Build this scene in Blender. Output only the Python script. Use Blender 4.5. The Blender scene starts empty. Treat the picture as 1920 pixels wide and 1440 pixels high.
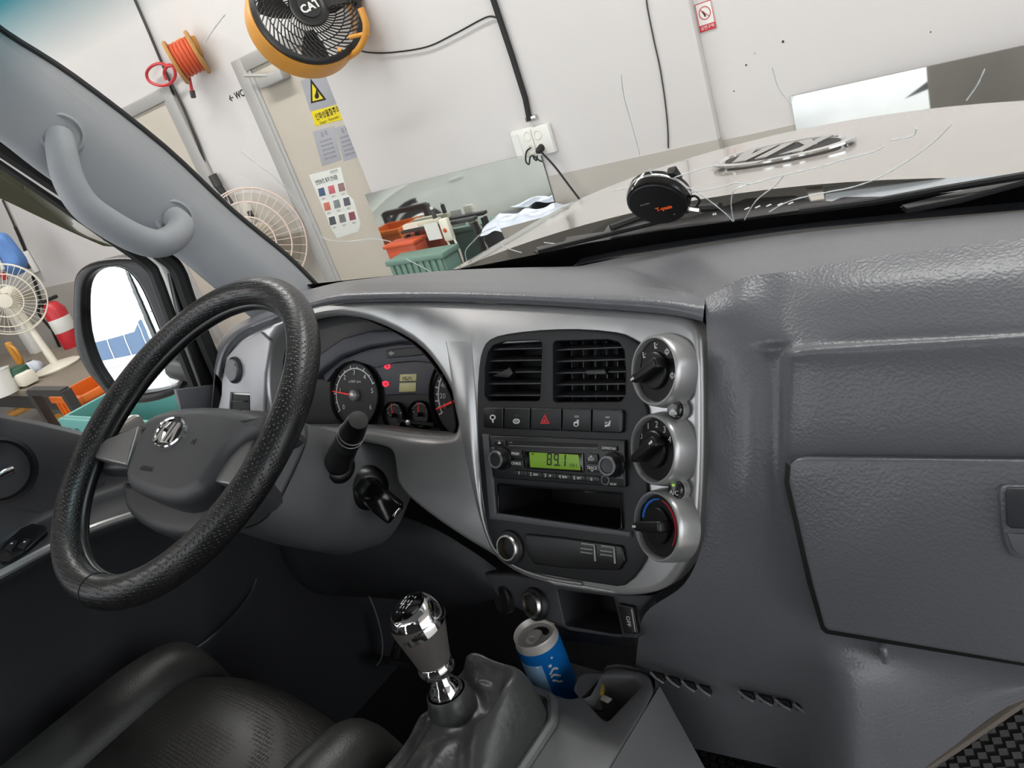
import bpy, bmesh, math, random
import numpy as np
from mathutils import Vector, Matrix
random.seed(7)
SC = bpy.context.scene
COL = SC.collection
PI = math.pi

# ------------------------------------------------------------------ camera
FPX = 1430.0
_L = np.array([-1730.0, 5.0, FPX]); _L /= np.linalg.norm(_L)
_N = np.array([1183.0, 3340.0, FPX]); _N -= _L * (_N @ _L); _N /= np.linalg.norm(_N)
_r = -_L; _u = -_N; _F = np.cross(_u, _r)
CM = np.array([_r, _F, _u])
CAM = np.array([0.48, 0.0, 1.05])
cd = bpy.data.cameras.new('camera')
cam = bpy.data.objects.new('camera', cd); COL.objects.link(cam)
cd.sensor_width = 36.0; cd.lens = 36.0 * FPX / 1920.0; cd.clip_start = 0.02; cd.clip_end = 200
mw = Matrix.Identity(4)
for i in range(3):
    mw[i][0] = CM[i, 0]; mw[i][1] = -CM[i, 1]; mw[i][2] = -CM[i, 2]; mw[i][3] = CAM[i]
cam.matrix_world = mw
SC.camera = cam

# ------------------------------------------------------------------ world, lights, exposure
SC.view_settings.view_transform = 'Standard'
SC.view_settings.look = 'None'
SC.view_settings.gamma = 1.0
SC.view_settings.use_curve_mapping = False
SC.view_settings.exposure = 0.0
wd = bpy.data.worlds.new('sky'); SC.world = wd; wd.use_nodes = True
bg = wd.node_tree.nodes['Background']
bg.inputs[0].default_value = (0.93, 0.97, 1.0, 1); bg.inputs[1].default_value = 3.05
def area(name, loc, sx, sy, power, rot=(0, 0, 0), col=(1, 0.98, 0.95)):
    d = bpy.data.lights.new(name, 'AREA'); d.shape = 'RECTANGLE'; d.size = sx; d.size_y = sy
    d.energy = power; d.color = col
    o = bpy.data.objects.new(name, d); COL.objects.link(o); o.location = loc; o.rotation_euler = rot
    return o
TUBES = [(-6.5, 1.8), (-3.0, 1.8), (0.4, 1.8), (-6.5, -2.4), (-3.2, -2.4), (0.6, -1.9)]
for (tx, ty) in TUBES:
    area('ceiling_tube_light', (tx, ty, 3.28), 2.3, 0.16, 52)

# ------------------------------------------------------------------ helpers: geometry from image rays
def ray(x, y):
    return CM @ np.array([(x - 960.0) / FPX, (y - 720.0) / FPX, 1.0])
def P(x, y, X=None, Y=None, Z=None, D=None):
    d = ray(x, y)
    if X is not None: t = (X - CAM[0]) / d[0]
    elif Y is not None: t = (Y - CAM[1]) / d[1]
    elif Z is not None: t = (Z - CAM[2]) / d[2]
    else: t = D
    return CAM + t * d
def nz(v):
    v = np.asarray(v, float); return v / np.linalg.norm(v)
class Pl:
    """a plane in the scene with its own axes"""
    def __init__(s, o, n, ex=(1, 0, 0)):
        s.o = np.asarray(o, float); s.n = nz(n)
        ex = np.asarray(ex, float); s.ex = nz(ex - s.n * (ex @ s.n)); s.ey = np.cross(s.n, s.ex)
    def off(s, h): return Pl(s.o + s.n * h, s.n, s.ex)
    def hit(s, x, y):
        d = ray(x, y); t = ((s.o - CAM) @ s.n) / (d @ s.n); return CAM + t * d
    def uv(s, x, y):
        q = s.hit(x, y) - s.o; return (q @ s.ex, q @ s.ey)
    def w(s, u, v, h=0.0): return s.o + s.ex * u + s.ey * v + s.n * h
def tilt(o, deg, yaw=0.0):
    t = math.radians(deg); a = math.radians(yaw)
    return Pl(o, (-math.sin(a) * math.cos(t), -math.cos(a) * math.cos(t), math.sin(t)))
def cr(pts, n=6, closed=False):
    """Catmull-Rom resampling"""
    p = [np.asarray(q, float) for q in pts]; m = len(p); out = []
    for i in range(m if closed else m - 1):
        if closed: a, b, c, d = p[i - 1], p[i], p[(i + 1) % m], p[(i + 2) % m]
        else: a, b, c, d = p[max(i - 1, 0)], p[i], p[i + 1], p[min(i + 2, m - 1)]
        for k in range(n):
            t = k / n
            out.append(0.5 * ((2 * b) + (c - a) * t + (2 * a - 5 * b + 4 * c - d) * t * t + (3 * b - a - 3 * c + d) * t ** 3))
    if not closed: out.append(p[-1])
    return out
def rpoly(pts, rad, n=5):
    """polygon with rounded corners; rad is one radius or a list"""
    m = len(pts); p = [np.asarray(q, float) for q in pts]; out = []
    for i in range(m):
        a, b, c = p[i - 1], p[i], p[(i + 1) % m]
        r = rad[i] if isinstance(rad, (list, tuple)) else rad
        u = a - b; v = c - b; lu = np.linalg.norm(u); lv = np.linalg.norm(v)
        if r <= 0 or lu < 1e-9 or lv < 1e-9: out.append(b); continue
        u /= lu; v /= lv
        ang = math.acos(max(-1, min(1, u @ v)))
        if ang > 3.10: out.append(b); continue
        d = min(r / math.tan(ang / 2), lu * 0.48, lv * 0.48)
        s, e = b + u * d, b + v * d
        for k in range(n + 1):
            t = k / n
            out.append((1 - t) ** 2 * s + 2 * t * (1 - t) * b + t * t * e)
    return out

# ------------------------------------------------------------------ helpers: objects
def tag(o, label=None, cat=None, group=None, kind=None):
    if label: o['label'] = label
    if cat: o['category'] = cat
    if group: o['group'] = group
    if kind: o['kind'] = kind
    return o
def thing(name, loc, label, cat, group=None):
    o = bpy.data.objects.new(name, None); COL.objects.link(o)
    o.empty_display_size = 0.02
    o.location = [float(c) for c in loc]
    return tag(o, label, cat, group)
def wloc(o):
    v = Vector((0, 0, 0))
    while o is not None: v = v + o.location; o = o.parent
    return v
def mk(name, verts, faces, mat, parent=None, smooth=True, ang=38, base=None):
    me = bpy.data.meshes.new(name)
    vs = np.asarray(verts, float)
    if parent is not None: off = np.array(wloc(parent))
    elif base is not None: off = np.asarray(base, float)
    else:
        lo = vs.min(0); hi = vs.max(0); off = np.array([(lo[0] + hi[0]) / 2, (lo[1] + hi[1]) / 2, lo[2]])
    me.from_pydata([tuple(v) for v in (vs - off)], [], [tuple(f) for f in faces])
    me.validate(); me.update()
    if smooth:
        me.shade_smooth(); me.set_sharp_from_angle(angle=math.radians(ang))
    o = bpy.data.objects.new(name, me); COL.objects.link(o)
    if mat is not None: me.materials.append(M[mat] if isinstance(mat, str) else mat)
    if parent is not None: o.parent = parent
    else: o.location = [float(c) for c in off]
    return o
class MB:
    """collects shapes into one mesh"""
    def __init__(s): s.v = []; s.f = []
    def add(s, v, f):
        k = len(s.v); s.v += [np.asarray(q, float) for q in v]; s.f += [tuple(i + k for i in q) for q in f]; return s
    def box(s, c, size, ax=None, bev=0.0):
        c = np.asarray(c, float); hx, hy, hz = [q / 2 for q in size]
        A = np.eye(3) if ax is None else np.array([nz(a) for a in ax])
        if bev <= 0:
            v = [c + A[0] * (hx * i) + A[1] * (hy * j) + A[2] * (hz * k) for i in (-1, 1) for j in (-1, 1) for k in (-1, 1)]
            return s.add(v, [(0, 1, 3, 2), (4, 6, 7, 5), (0, 4, 5, 1), (2, 3, 7, 6), (0, 2, 6, 4), (1, 5, 7, 3)])
        bm = bmesh.new(); bmesh.ops.create_cube(bm, size=1.0)
        for q in bm.verts: q.co = Vector((q.co.x * 2 * hx, q.co.y * 2 * hy, q.co.z * 2 * hz))
        bmesh.ops.bevel(bm, geom=list(bm.edges), offset=min(bev, 0.98 * min(hx, hy, hz)), segments=2, affect='EDGES', profile=0.5)
        bm.verts.index_update()
        v = [c + A[0] * q.co.x + A[1] * q.co.y + A[2] * q.co.z for q in bm.verts]
        f = [[q.index for q in fc.verts] for fc in bm.faces]; bm.free()
        return s.add(v, f)
    def tube(s, pts, rad, seg=10, closed=False, cap=True, flat=1.0, upv=None):
        p = [np.asarray(q, float) for q in pts]; n = len(p)
        T = []
        for i in range(n):
            a = p[(i - 1) % n] if closed else p[max(i - 1, 0)]
            b = p[(i + 1) % n] if closed else p[min(i + 1, n - 1)]
            T.append(nz(b - a + 1e-12))
        u = np.array([0, 0, 1.0]) if upv is None else np.asarray(upv, float)
        if abs(T[0] @ u) > 0.95: u = np.array([1.0, 0, 0])
        u = nz(u - T[0] * (u @ T[0])); v = []; f = []
        for i in range(n):
            if upv is not None: u = nz(np.asarray(upv, float) - T[i] * (np.asarray(upv, float) @ T[i]))
            else: u = nz(u - T[i] * (u @ T[i]))
            w = np.cross(T[i], u); r = rad[i] if isinstance(rad, (list, tuple)) else rad
            for k in range(seg):
                a = 2 * PI * k / seg; v.append(p[i] + u * (r * flat * math.cos(a)) + w * (r * math.sin(a)))
        for i in range(n if closed else n - 1):
            j = (i + 1) % n
            for k in range(seg):
                l = (k + 1) % seg; f.append((i * seg + k, i * seg + l, j * seg + l, j * seg + k))
        if cap and not closed:
            f.append(tuple(range(seg - 1, -1, -1))); f.append(tuple((n - 1) * seg + k for k in range(seg)))
        return s.add(v, f)
    def lathe(s, c, axis, prof, seg=40, ex=None, sx=1.0):
        c = np.asarray(c, float); n = nz(axis)
        e = np.array([1.0, 0, 0]) if ex is None else np.asarray(ex, float)
        if abs(e @ n) > 0.95: e = np.array([0, 1.0, 0])
        e = nz(e - n * (e @ n)); g = np.cross(n, e); v = []; f = []; rings = []
        for (r, h) in prof:
            if r < 1e-6: rings.append([len(v)]); v.append(c + n * h)
            else:
                rings.append(list(range(len(v), len(v) + seg)))
                for k in range(seg):
                    a = 2 * PI * k / seg; v.append(c + n * h + e * (r * sx * math.cos(a)) + g * (r * math.sin(a)))
        for A, B in zip(rings[:-1], rings[1:]):
            for k in range(seg):
                l = (k + 1) % seg
                if len(A) == 1 and len(B) == 1: continue
                if len(A) == 1: f.append((A[0], B[l], B[k])[::-1])
                elif len(B) == 1: f.append((A[k], A[l], B[0]))
                else: f.append((A[k], A[l], B[l], B[k]))
        return s.add(v, f)
    def grid(s, rows):
        R = len(rows); Cn = len(rows[0]); v = [q for r in rows for q in r]
        f = [(i * Cn + j, i * Cn + j + 1, (i + 1) * Cn + j + 1, (i + 1) * Cn + j) for i in range(R - 1) for j in range(Cn - 1)]
        return s.add(v, f)
    def panel(s, pl, outer, h=0.0, t=0.004, r=0.001, holes=(), rh=None, hd=None, px=True, rad=None, smooth=0, seg=3, back=False):
        """slab on a plane with rounded rim and holes; outline in image px or in plane uv"""
        top = pl.off(h + t)
        def loop(pts, rad, smooth):
            q = [top.uv(*p) if px else p for p in pts]
            if rad: q = rpoly(q, rad)
            if smooth: q = cr(q, smooth, True)
            q = np.array(q)
            keep = [i for i in range(len(q)) if np.linalg.norm(q[i] - q[i - 1]) > 1e-6]
            q = q[keep]
            A = 0.5 * sum(q[i - 1][0] * q[i][1] - q[i][0] * q[i - 1][1] for i in range(len(q)))
            return q if A > 0 else q[::-1]
        def inward(q, d):
            m = len(q); out = []
            for i in range(m):
                e1 = nz(q[i] - q[i - 1]); e2 = nz(q[(i + 1) % m] - q[i])
                n1 = np.array([-e1[1], e1[0]]); n2 = np.array([-e2[1], e2[0]]); b = n1 + n2
                L = np.linalg.norm(b); b = n1 if L < 1e-6 else b / L
                out.append(q[i] + b * (d / max(0.5, b @ n1)))
            return np.array(out)
        bm = bmesh.new(); fills = []
        def rim(q, sgn, r, hb, flip):
            rings = []
            r = max(r, 1e-5)
            spec = [(0.0, hb), (0.0, h + t - r)] + [(r * (1 - math.cos(a)), h + t - r + r * math.sin(a)) for a in [PI / 2 * k / seg for k in range(1, seg + 1)]]
            for (d, hh) in spec:
                qq = inward(q, sgn * d); rings.append([bm.verts.new(pl.w(x, y, hh)) for x, y in qq])
            m = len(q)
            for A, B in zip(rings[:-1], rings[1:]):
                for i in range(m):
                    j = (i + 1) % m; fv = (A[i], A[j], B[j], B[i])
                    try: bm.faces.new(fv if not flip else fv[::-1])
                    except ValueError: pass
            return rings[-1], rings[0]
        qo = loop(outer, rad, smooth)
        last, first = rim(qo, 1, r, h, False); fills.append(last)
        for k, hl in enumerate(holes):
            if isinstance(hl, dict): hp, hr, hs, rr, hdep = hl['p'], hl.get('rad'), hl.get('smooth', 0), hl.get('r', rh or r), hl.get('hd', hd)
            else: hp, hr, hs, rr, hdep = hl, None, 0, rh or r, hd
            qh = loop(hp, hr, hs)
            lst, _ = rim(qh, -1, rr, h if hdep is None else h - hdep, True); fills.append(lst)
        es = []
        for lp in fills:
            for i in range(len(lp)):
                a, b = lp[i - 1], lp[i]
                e = bm.edges.get((a, b)) or bm.edges.new((a, b)); es.append(e)
        nf = len(bm.faces)
        res = bmesh.ops.triangle_fill(bm, use_beauty=True, use_dissolve=False, edges=es)
        bm.normal_update()
        nn = Vector([float(c) for c in pl.n])
        for g in res['geom']:
            if isinstance(g, bmesh.types.BMFace) and g.normal.dot(nn) < 0: g.normal_flip()
        if back:
            try: bm.faces.new(first[::-1])
            except ValueError: pass
        bm.verts.index_update()
        v = [np.array(q.co) for q in bm.verts]; f = [[q.index for q in fc.verts] for fc in bm.faces]; bm.free()
        return s.add(v, f)
    def build(s, name, mat, parent=None, **k): return mk(name, s.v, s.f, mat, parent, **k)
def panel(name, mat, parent, pl, outer, **k): return MB().panel(pl, outer, **k).build(name, mat, parent)
def loft(name, mat, parent, rows, n=5, nc=5, ang=60):
    rr = [cr(r, nc) for r in rows]
    cols = [cr([r[j] for r in rr], n) for j in range(len(rr[0]))]
    g = [[cols[j][i] for j in range(len(cols))] for i in range(len(cols[0]))]
    return MB().grid(g).build(name, mat, parent, ang=ang)
def circ(c, rx, ry=None, n=28, a0=0.0):
    ry = ry or rx
    return [(c[0] + rx * math.cos(a0 + 2 * PI * k / n), c[1] + ry * math.sin(a0 + 2 * PI * k / n)) for k in range(n)]
TEXTS = []
def text(s, pl, x, y, size, mat, parent, h=0.0003, rot=0.0, px=True, name='lettering', sx=1.0, depth=0.00015, shear=0.0, bold=0.0):
    c = bpy.data.curves.new('tmp_text', 'FONT'); c.body = s; c.align_x = 'CENTER'; c.align_y = 'CENTER'
    c.size = 1.0; c.extrude = depth / size; c.resolution_u = 2; c.shear = shear; c.offset = bold
    o = bpy.data.objects.new('tmp_text', c); COL.objects.link(o)
    u, v = pl.off(h).uv(x, y) if px else (x, y)
    TEXTS.append((o, pl, u, v, size, mat, parent, h, rot, name, sx))
def finish_texts():
    bpy.context.view_layer.update(); dg = bpy.context.evaluated_depsgraph_get()
    for (o, pl, u, v, size, mat, parent, h, rot, name, sx) in TEXTS:
        me = bpy.data.meshes.new_from_object(o.evaluated_get(dg))
        n = len(me.vertices)
        if n:
            co = np.empty(n * 3); me.vertices.foreach_get('co', co); co = co.reshape(n, 3) * size
            ca, sa = math.cos(rot), math.sin(rot)
            a = co[:, 0] * sx * ca - co[:, 1] * sa; b = co[:, 0] * sx * sa + co[:, 1] * ca
            W = pl.o + np.outer(u + a, pl.ex) + np.outer(v + b, pl.ey) + np.outer(h + co[:, 2], pl.n)
            f = [tuple(p.vertices) for p in me.polygons]
            mk(name, W, f, mat, parent, smooth=False)
        bpy.data.meshes.remove(me)
    for q in TEXTS:
        c = q[0].data; bpy.data.objects.remove(q[0]); bpy.data.curves.remove(c)
SEG7 = {'0': 'abcdef', '1': 'bc', '2': 'abged', '3': 'abgcd', '4': 'fgbc', '5': 'afgcd', '6': 'afgcde', '7': 'abc', '8': 'abcdefg', '9': 'abcfgd', ' ': ''}
def seven(s, pl, u, v, hgt, mat, parent, h, name='digit', slant=0.0, gap=1.25):
    """seven-segment digits, each a bar, one mesh per digit"""
    wdt = hgt * 0.5; tk = hgt * 0.12; x = u
    for ch in s:
        if ch == '.':
            MB().panel(pl, [(x - wdt * .3, v), (x - wdt * .3 + tk, v), (x - wdt * .3 + tk, v + tk), (x - wdt * .3, v + tk)], h=h, t=0.0002, r=1e-5, px=False, seg=1).build('decimal_point', mat, parent, smooth=False); continue
        m = MB(); H = hgt
        R = {'a': (0.1, H - tk, wdt - .1 * wdt, H), 'd': (0.1, 0, wdt, tk), 'g': (0.1, H / 2 - tk / 2, wdt, H / 2 + tk / 2),
             'f': (0, H / 2, tk, H), 'b': (wdt - tk, H / 2, wdt, H), 'e': (0, 0, tk, H / 2), 'c': (wdt - tk, 0, wdt, H / 2)}
        for sgm in SEG7.get(ch, ''):
            x0, y0, x1, y1 = R[sgm]
            if sgm in 'adg': x0, x1 = tk * .6, wdt - tk * .6
            else: y0, y1 = y0 + tk * .25, y1 - tk * .25
            q = [(x + x0 + slant * y0, v + y0), (x + x1 + slant * y0, v + y0), (x + x1 + slant * y1, v + y1), (x + x0 + slant * y1, v + y1)]
            m.panel(pl, q, h=h, t=0.0002, r=1e-5, px=False, seg=1)
        if m.v: m.build(name, mat, parent, smooth=False)
        x += wdt * gap * 1.12

# ------------------------------------------------------------------ materials
M = {}
def lin(c):
    return tuple(((q / 255.0) / 12.92 if q / 255.0 <= 0.04045 else ((q / 255.0 + 0.055) / 1.055) ** 2.4) for q in c)
def mat(name, rgb, rough=0.5, metal=0.0, bump=None, var=0.0, vscale=8.0, spec=0.5, coat=0.0, emit=None, estr=1.0, dirt=None, alpha=None, trans=0.0):
    m = bpy.data.materials.new(name); m.use_nodes = True; nt = m.node_tree; b = nt.nodes['Principled BSDF']
    col = lin(rgb) + (1.0,)
    b.inputs['Base Color'].default_value = col; b.inputs['Roughness'].default_value = rough
    b.inputs['Metallic'].default_value = metal; b.inputs['Specular IOR Level'].default_value = spec
    b.inputs['Coat Weight'].default_value = coat; b.inputs['Coat Roughness'].default_value = 0.06
    if trans: b.inputs['Transmission Weight'].default_value = trans
    if alpha is not None: b.inputs['Alpha'].default_value = alpha
    tc = nt.nodes.new('ShaderNodeNewGeometry')
    if var > 0:
        nn = nt.nodes.new('ShaderNodeTexNoise'); nn.inputs['Scale'].default_value = vscale; nn.inputs['Detail'].default_value = 4
        nt.links.new(tc.outputs['Position'], nn.inputs['Vector'])
        mx = nt.nodes.new('ShaderNodeMix'); mx.data_type = 'RGBA'
        mx.inputs[6].default_value = tuple(c * (1 - var) for c in col[:3]) + (1,); mx.inputs[7].default_value = tuple(min(1, c * (1 + var)) for c in col[:3]) + (1,)
        nt.links.new(nn.outputs['Fac'], mx.inputs[0]); nt.links.new(mx.outputs[2], b.inputs['Base Color'])
    if bump:
        kind, sc, dist = bump
        if kind == 'noise':
            t = nt.nodes.new('ShaderNodeTexNoise'); t.inputs['Scale'].default_value = sc; t.inputs['Detail'].default_value = 3; o = t.outputs['Fac']
        elif kind == 'grain':
            t = nt.nodes.new('ShaderNodeTexVoronoi'); t.feature = 'SMOOTH_F1'; t.inputs['Scale'].default_value = sc; o = t.outputs['Distance']
        else:
            t = nt.nodes.new('ShaderNodeTexVoronoi'); t.inputs['Scale'].default_value = sc; t.inputs['Randomness'].default_value = 0.15
            r = nt.nodes.new('ShaderNodeMapRange'); r.inputs[1].default_value = 0.15; r.inputs[2].default_value = 0.4
            nt.links.new(t.outputs['Distance'], r.inputs[0]); o = r.outputs[0]
        nt.links.new(tc.outputs['Position'], t.inputs['Vector'])
        bp = nt.nodes.new('ShaderNodeBump'); bp.inputs['Strength'].default_value = 0.6; bp.inputs['Distance'].default_value = dist
        nt.links.new(o, bp.inputs['Height']); nt.links.new(bp.outputs['Normal'], b.inputs['Normal'])
    if emit:
        b.inputs['Emission Color'].default_value = lin(emit) + (1,); b.inputs['Emission Strength'].default_value = estr
    M[name] = m; return m
def glass(name, tint=(1, 1, 1), refl=0.06, rough=0.0, zband=None):
    m = bpy.data.materials.new(name); m.use_nodes = True; nt = m.node_tree
    for q in list(nt.nodes):
        if q.type != 'OUTPUT_MATERIAL': nt.nodes.remove(q)
    out = [q for q in nt.nodes if q.type == 'OUTPUT_MATERIAL'][0]
    tr = nt.nodes.new('ShaderNodeBsdfTransparent'); tr.inputs[0].default_value = tint + (1,)
    gl = nt.nodes.new('ShaderNodeBsdfGlossy'); gl.inputs['Roughness'].default_value = rough
    fr = nt.nodes.new('ShaderNodeFresnel'); fr.inputs[0].default_value = 1.0 + refl * 6
    mx = nt.nodes.new('ShaderNodeMixShader')
    nt.links.new(fr.outputs[0], mx.inputs[0]); nt.links.new(tr.outputs[0], mx.inputs[1]); nt.links.new(gl.outputs[0], mx.inputs[2])
    nt.links.new(mx.outputs[0], out.inputs[0])
    if zband:
        g = nt.nodes.new('ShaderNodeNewGeometry'); sp = nt.nodes.new('ShaderNodeSeparateXYZ'); nt.links.new(g.outputs['Position'], sp.inputs[0])
        mr = nt.nodes.new('ShaderNodeMapRange'); mr.inputs[1].default_value = zband[0]; mr.inputs[2].default_value = zband[1]
        nt.links.new(sp.outputs['Z'], mr.inputs[0])
        mc = nt.nodes.new('ShaderNodeMix'); mc.data_type = 'RGBA'; mc.inputs[6].default_value = tint + (1,); mc.inputs[7].default_value = tuple(zband[2]) + (1,)
        nt.links.new(mr.outputs[0], mc.inputs[0]); nt.links.new(mc.outputs[2], tr.inputs[0])
    M[name] = m; return m
mat('dash', (102, 103, 108), 0.32, bump=('grain', 420, 0.0005), spec=0.5)
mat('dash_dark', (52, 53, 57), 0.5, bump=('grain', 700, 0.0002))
mat('dash_lower', (100, 101, 105), 0.45, bump=('grain', 700, 0.00015))
mat('pillar', (150, 153, 157), 0.6, bump=('noise', 900, 0.0003))
mat('silver', (182, 182, 182), 0.30, metal=0.62, bump=('noise', 2500, 0.00004))
mat('silver_bright', (200, 202, 204), 0.28, metal=0.85)
mat('chrome', (225, 225, 225), 0.06, metal=1.0)
mat('alu', (200, 198, 195), 0.25, metal=1.0)
mat('panel_black', (22, 23, 26), 0.5, bump=('noise', 1500, 0.00005))
mat('black_gloss', (10, 10, 11), 0.12, spec=0.6)
mat('black_satin', (15, 15, 17), 0.35)
mat('black', (14, 14, 15), 0.6)
mat('rubber', (18, 18, 19), 0.75, bump=('noise', 500, 0.0003))
mat('wheel_leather', (24, 24, 25), 0.36, bump=('perf', 270, 0.0008))
mat('wheel_plastic', (54, 55, 58), 0.5, bump=('grain', 900, 0.0001))
mat('shroud', (84, 85, 87), 0.5, bump=('grain', 900, 0.0001))  # wheel plastic in a lighter tone, standing in for light on the column
mat('wheel_silver', (120, 120, 120), 0.38, metal=0.6)
mat('seat', (47, 46, 45), 0.42, bump=('perf', 210, 0.0006), var=0.1)
mat('seat_side', (48, 48, 47), 0.42, bump=('grain', 600, 0.0003))
mat('boot', (60, 61, 61), 0.38, bump=('noise', 70, 0.0022))
mat('console', (99, 100, 102), 0.55, bump=('grain', 900, 0.0002))
mat('carpet', (20, 20, 21), 0.95, bump=('noise', 300, 0.002))
mat('mat_rubber', (88, 88, 88), 0.7, bump=('noise', 400, 0.0004))
mat('white_print', (225, 225, 222), 0.5)
mat('grey_print', (150, 150, 150), 0.5)
mat('red_print', (215, 40, 50), 0.5)
mat('red_lit', (225, 30, 60), 0.5, emit=(255, 30, 60), estr=1.2)
mat('lcd_green', (112, 152, 28), 0.3, emit=(140, 190, 30), estr=0.12)
mat('lcd_amber', (165, 160, 110), 0.3, emit=(190, 185, 120), estr=0.12)
mat('lcd_ink', (22, 30, 12), 0.5)
mat('gauge_face', (40, 40, 44), 0.55)
mat('cluster_face', (62, 63, 72), 0.5)
mat('needle_red', (225, 40, 30), 0.45, emit=(230, 40, 30), estr=0.25)
mat('blue_print', (30, 110, 215), 0.5)
mat('can_blue', (20, 120, 205), 0.25, metal=0.2)
mat('can_lid', (214, 210, 205), 0.42, metal=0.35)
mat('pod_silver', (176, 176, 180), 0.42, metal=0.35)
mat('can_light', (150, 190, 225), 0.35, var=0.2, vscale=400)
mat('brass', (150, 135, 100), 0.3, metal=0.9)
mat('key_yellow', (190, 165, 40), 0.5)
mat('cream_paint', (164, 159, 153), 0.18, coat=0.6, var=0.02, vscale=2)
mat('white_plastic', (222, 221, 216), 0.4)
mat('orange', (215, 105, 25), 0.45)
mat('orange_red', (200, 80, 40), 0.5)
mat('fan_yellow', (204, 142, 56), 0.4)
mat('teal', (90, 150, 145), 0.5)
mat('teal_glove', (110, 190, 180), 0.5)
mat('red', (190, 35, 45), 0.4)
mat('ivory', (226, 220, 205), 0.45)
mat('blue_cloth', (90, 130, 190), 0.8)
mat('wall_white', (208, 204, 203), 0.75, var=0.03, vscale=1.3)
mat('dado', (176, 170, 162), 0.7, var=0.04, vscale=2.0)
mat('door_beige', (186, 178, 166), 0.55, var=0.03, vscale=3)
mat('steel_frame', (172, 170, 168), 0.45, metal=0.2)
mat('concrete', (150, 146, 140), 0.45, var=0.12, vscale=2.5)
mat('paving', (205, 200, 196), 0.8, var=0.08, vscale=1.5)
mat('poster', (214, 216, 210), 0.4)
mat('sticker_yellow', (226, 205, 40), 0.4)
mat('sticker_grey', (165, 165, 172), 0.35)
mat('wood', (120, 110, 98), 0.7, var=0.15, vscale=6)
mat('dark_steel', (58, 56, 55), 0.5, metal=0.3)
mat('frit', (8, 8, 9), 0.3)
mat('car_white', (228, 232, 226), 0.15, coat=0.5)
mat('tyre', (38, 38, 40), 0.8)
mat('shop_blue', (105, 125, 155), 0.7)
mat('bus_blue', (60, 110, 180), 0.6)
mat('lamp', (255, 255, 255), 0.5, emit=(255, 252, 245), estr=9.0)
mat('mirror', (232, 236, 236), 0.01, metal=1.0)
mat('mirror_worn', (228, 232, 233), 0.03, metal=1.0, var=0.08, vscale=9)
mat('crack', (235, 240, 240), 0.15, spec=0.8)
glass('windshield', (0.93, 0.955, 0.95), 0.05, zband=(1.235, 1.315, (0.06, 0.27, 0.34)))
glass('clear', (0.95, 0.965, 0.96), 0.05)
glass('smoke', (0.085, 0.09, 0.06), 0.06)
glass('lens', (0.97, 0.97, 0.97), 0.03)
glass('fan_blade', (0.80, 0.77, 0.70), 0.05)

# ================================================================== the setting: workshop
GZ = -0.70
def struct(o, label=None):
    o['kind'] = 'structure'
    if label: o['label'] = label
    return o
WY, PY = 3.04, 3.0          # back plane of the wall and front of the pier
W = Pl((0, WY, 0), (0, -1, 0)); WP = Pl((0, PY, 0), (0, -1, 0))
def slab(name, x0, x1, y0, y1, z0, z1, m, parent=None, bev=0.0):
    return MB().box(((x0 + x1) / 2, (y0 + y1) / 2, (z0 + z1) / 2), (x1 - x0, y1 - y0, z1 - z0), bev=bev).build(name, m, parent)
struct(slab('ground', -14, 4, -2.4, 3.3, GZ - 0.2, GZ, 'concrete'), 'grey concrete workshop floor')
struct(slab('pavement', -60, 50, -50, -2.4, GZ - 0.2, GZ - 0.02, 'paving'), 'pale sunlit yard outside the workshop')
DADO = 0.51
wf = struct(slab('wall_front', -14, 4, WY, WY + 0.15, GZ, 3.5, 'wall_white'), 'white painted workshop wall')
slab('dado_paint', -14, 4, WY - 0.004, WY + 0.001, GZ, DADO - 0.015, 'dado', wf)
xl = P(607, 135, Y=PY)[0]; xr = P(1322, 150, Y=PY)[0]
wp = struct(slab('wall_pier', xl, xr, PY, WY - 0.002, GZ, 3.5, 'wall_white', bev=0.004), 'white wall pier in front of the hood')
slab('dado_paint', xl - 0.003, xr + 0.003, PY - 0.004, WY - 0.005, GZ, DADO, 'dado', wp)
struct(slab('wall_right', 4, 4.2, 1.6, 3.3, GZ, 3.5, 'wall_white'), 'unseen right workshop wall added beside a side gate')  # added to hold back daylight; the gap beside it lights the passenger side
struct(slab('wall_right_header', 4, 4.2, -2.55, 1.6, 2.4, 3.5, 'wall_white'), 'header above the added side gate')  # closes the top of the added side opening
struct(slab('pavement_side', 4.0, 50, -2.4, 30, GZ - 0.2, GZ - 0.02, 'paving'), 'unseen pale yard added on the passenger side')  # unseen paving added to throw light on the lower dash and console
struct(slab('wall_rear', -14, -7, -2.55, -2.4, GZ, 3.5, 'wall_white'), 'rear workshop wall added left of the open gate')  # unseen, added to narrow the opening and dim the daylight indoors
struct(slab('wall_rear_right', 3.4, 4, -2.55, -2.4, GZ, 3.5, 'wall_white'), 'rear workshop wall added right of the open gate')  # unseen, narrows the opening from the other end
struct(slab('wall_rear_header', -7, 3.4, -2.55, -2.4, 2.5, 3.5, 'wall_white'), 'header added above the open workshop gate')  # unseen, added to cut down the sky light
struct(slab('wall_left', -14.2, -14, -2.3, 3.3, GZ, 3.5, 'wall_white'), 'far left workshop wall')
struct(slab('ceiling', -14, 4, -2.55, 3.3, 3.5, 3.65, 'wall_white'), 'white workshop ceiling')
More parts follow.
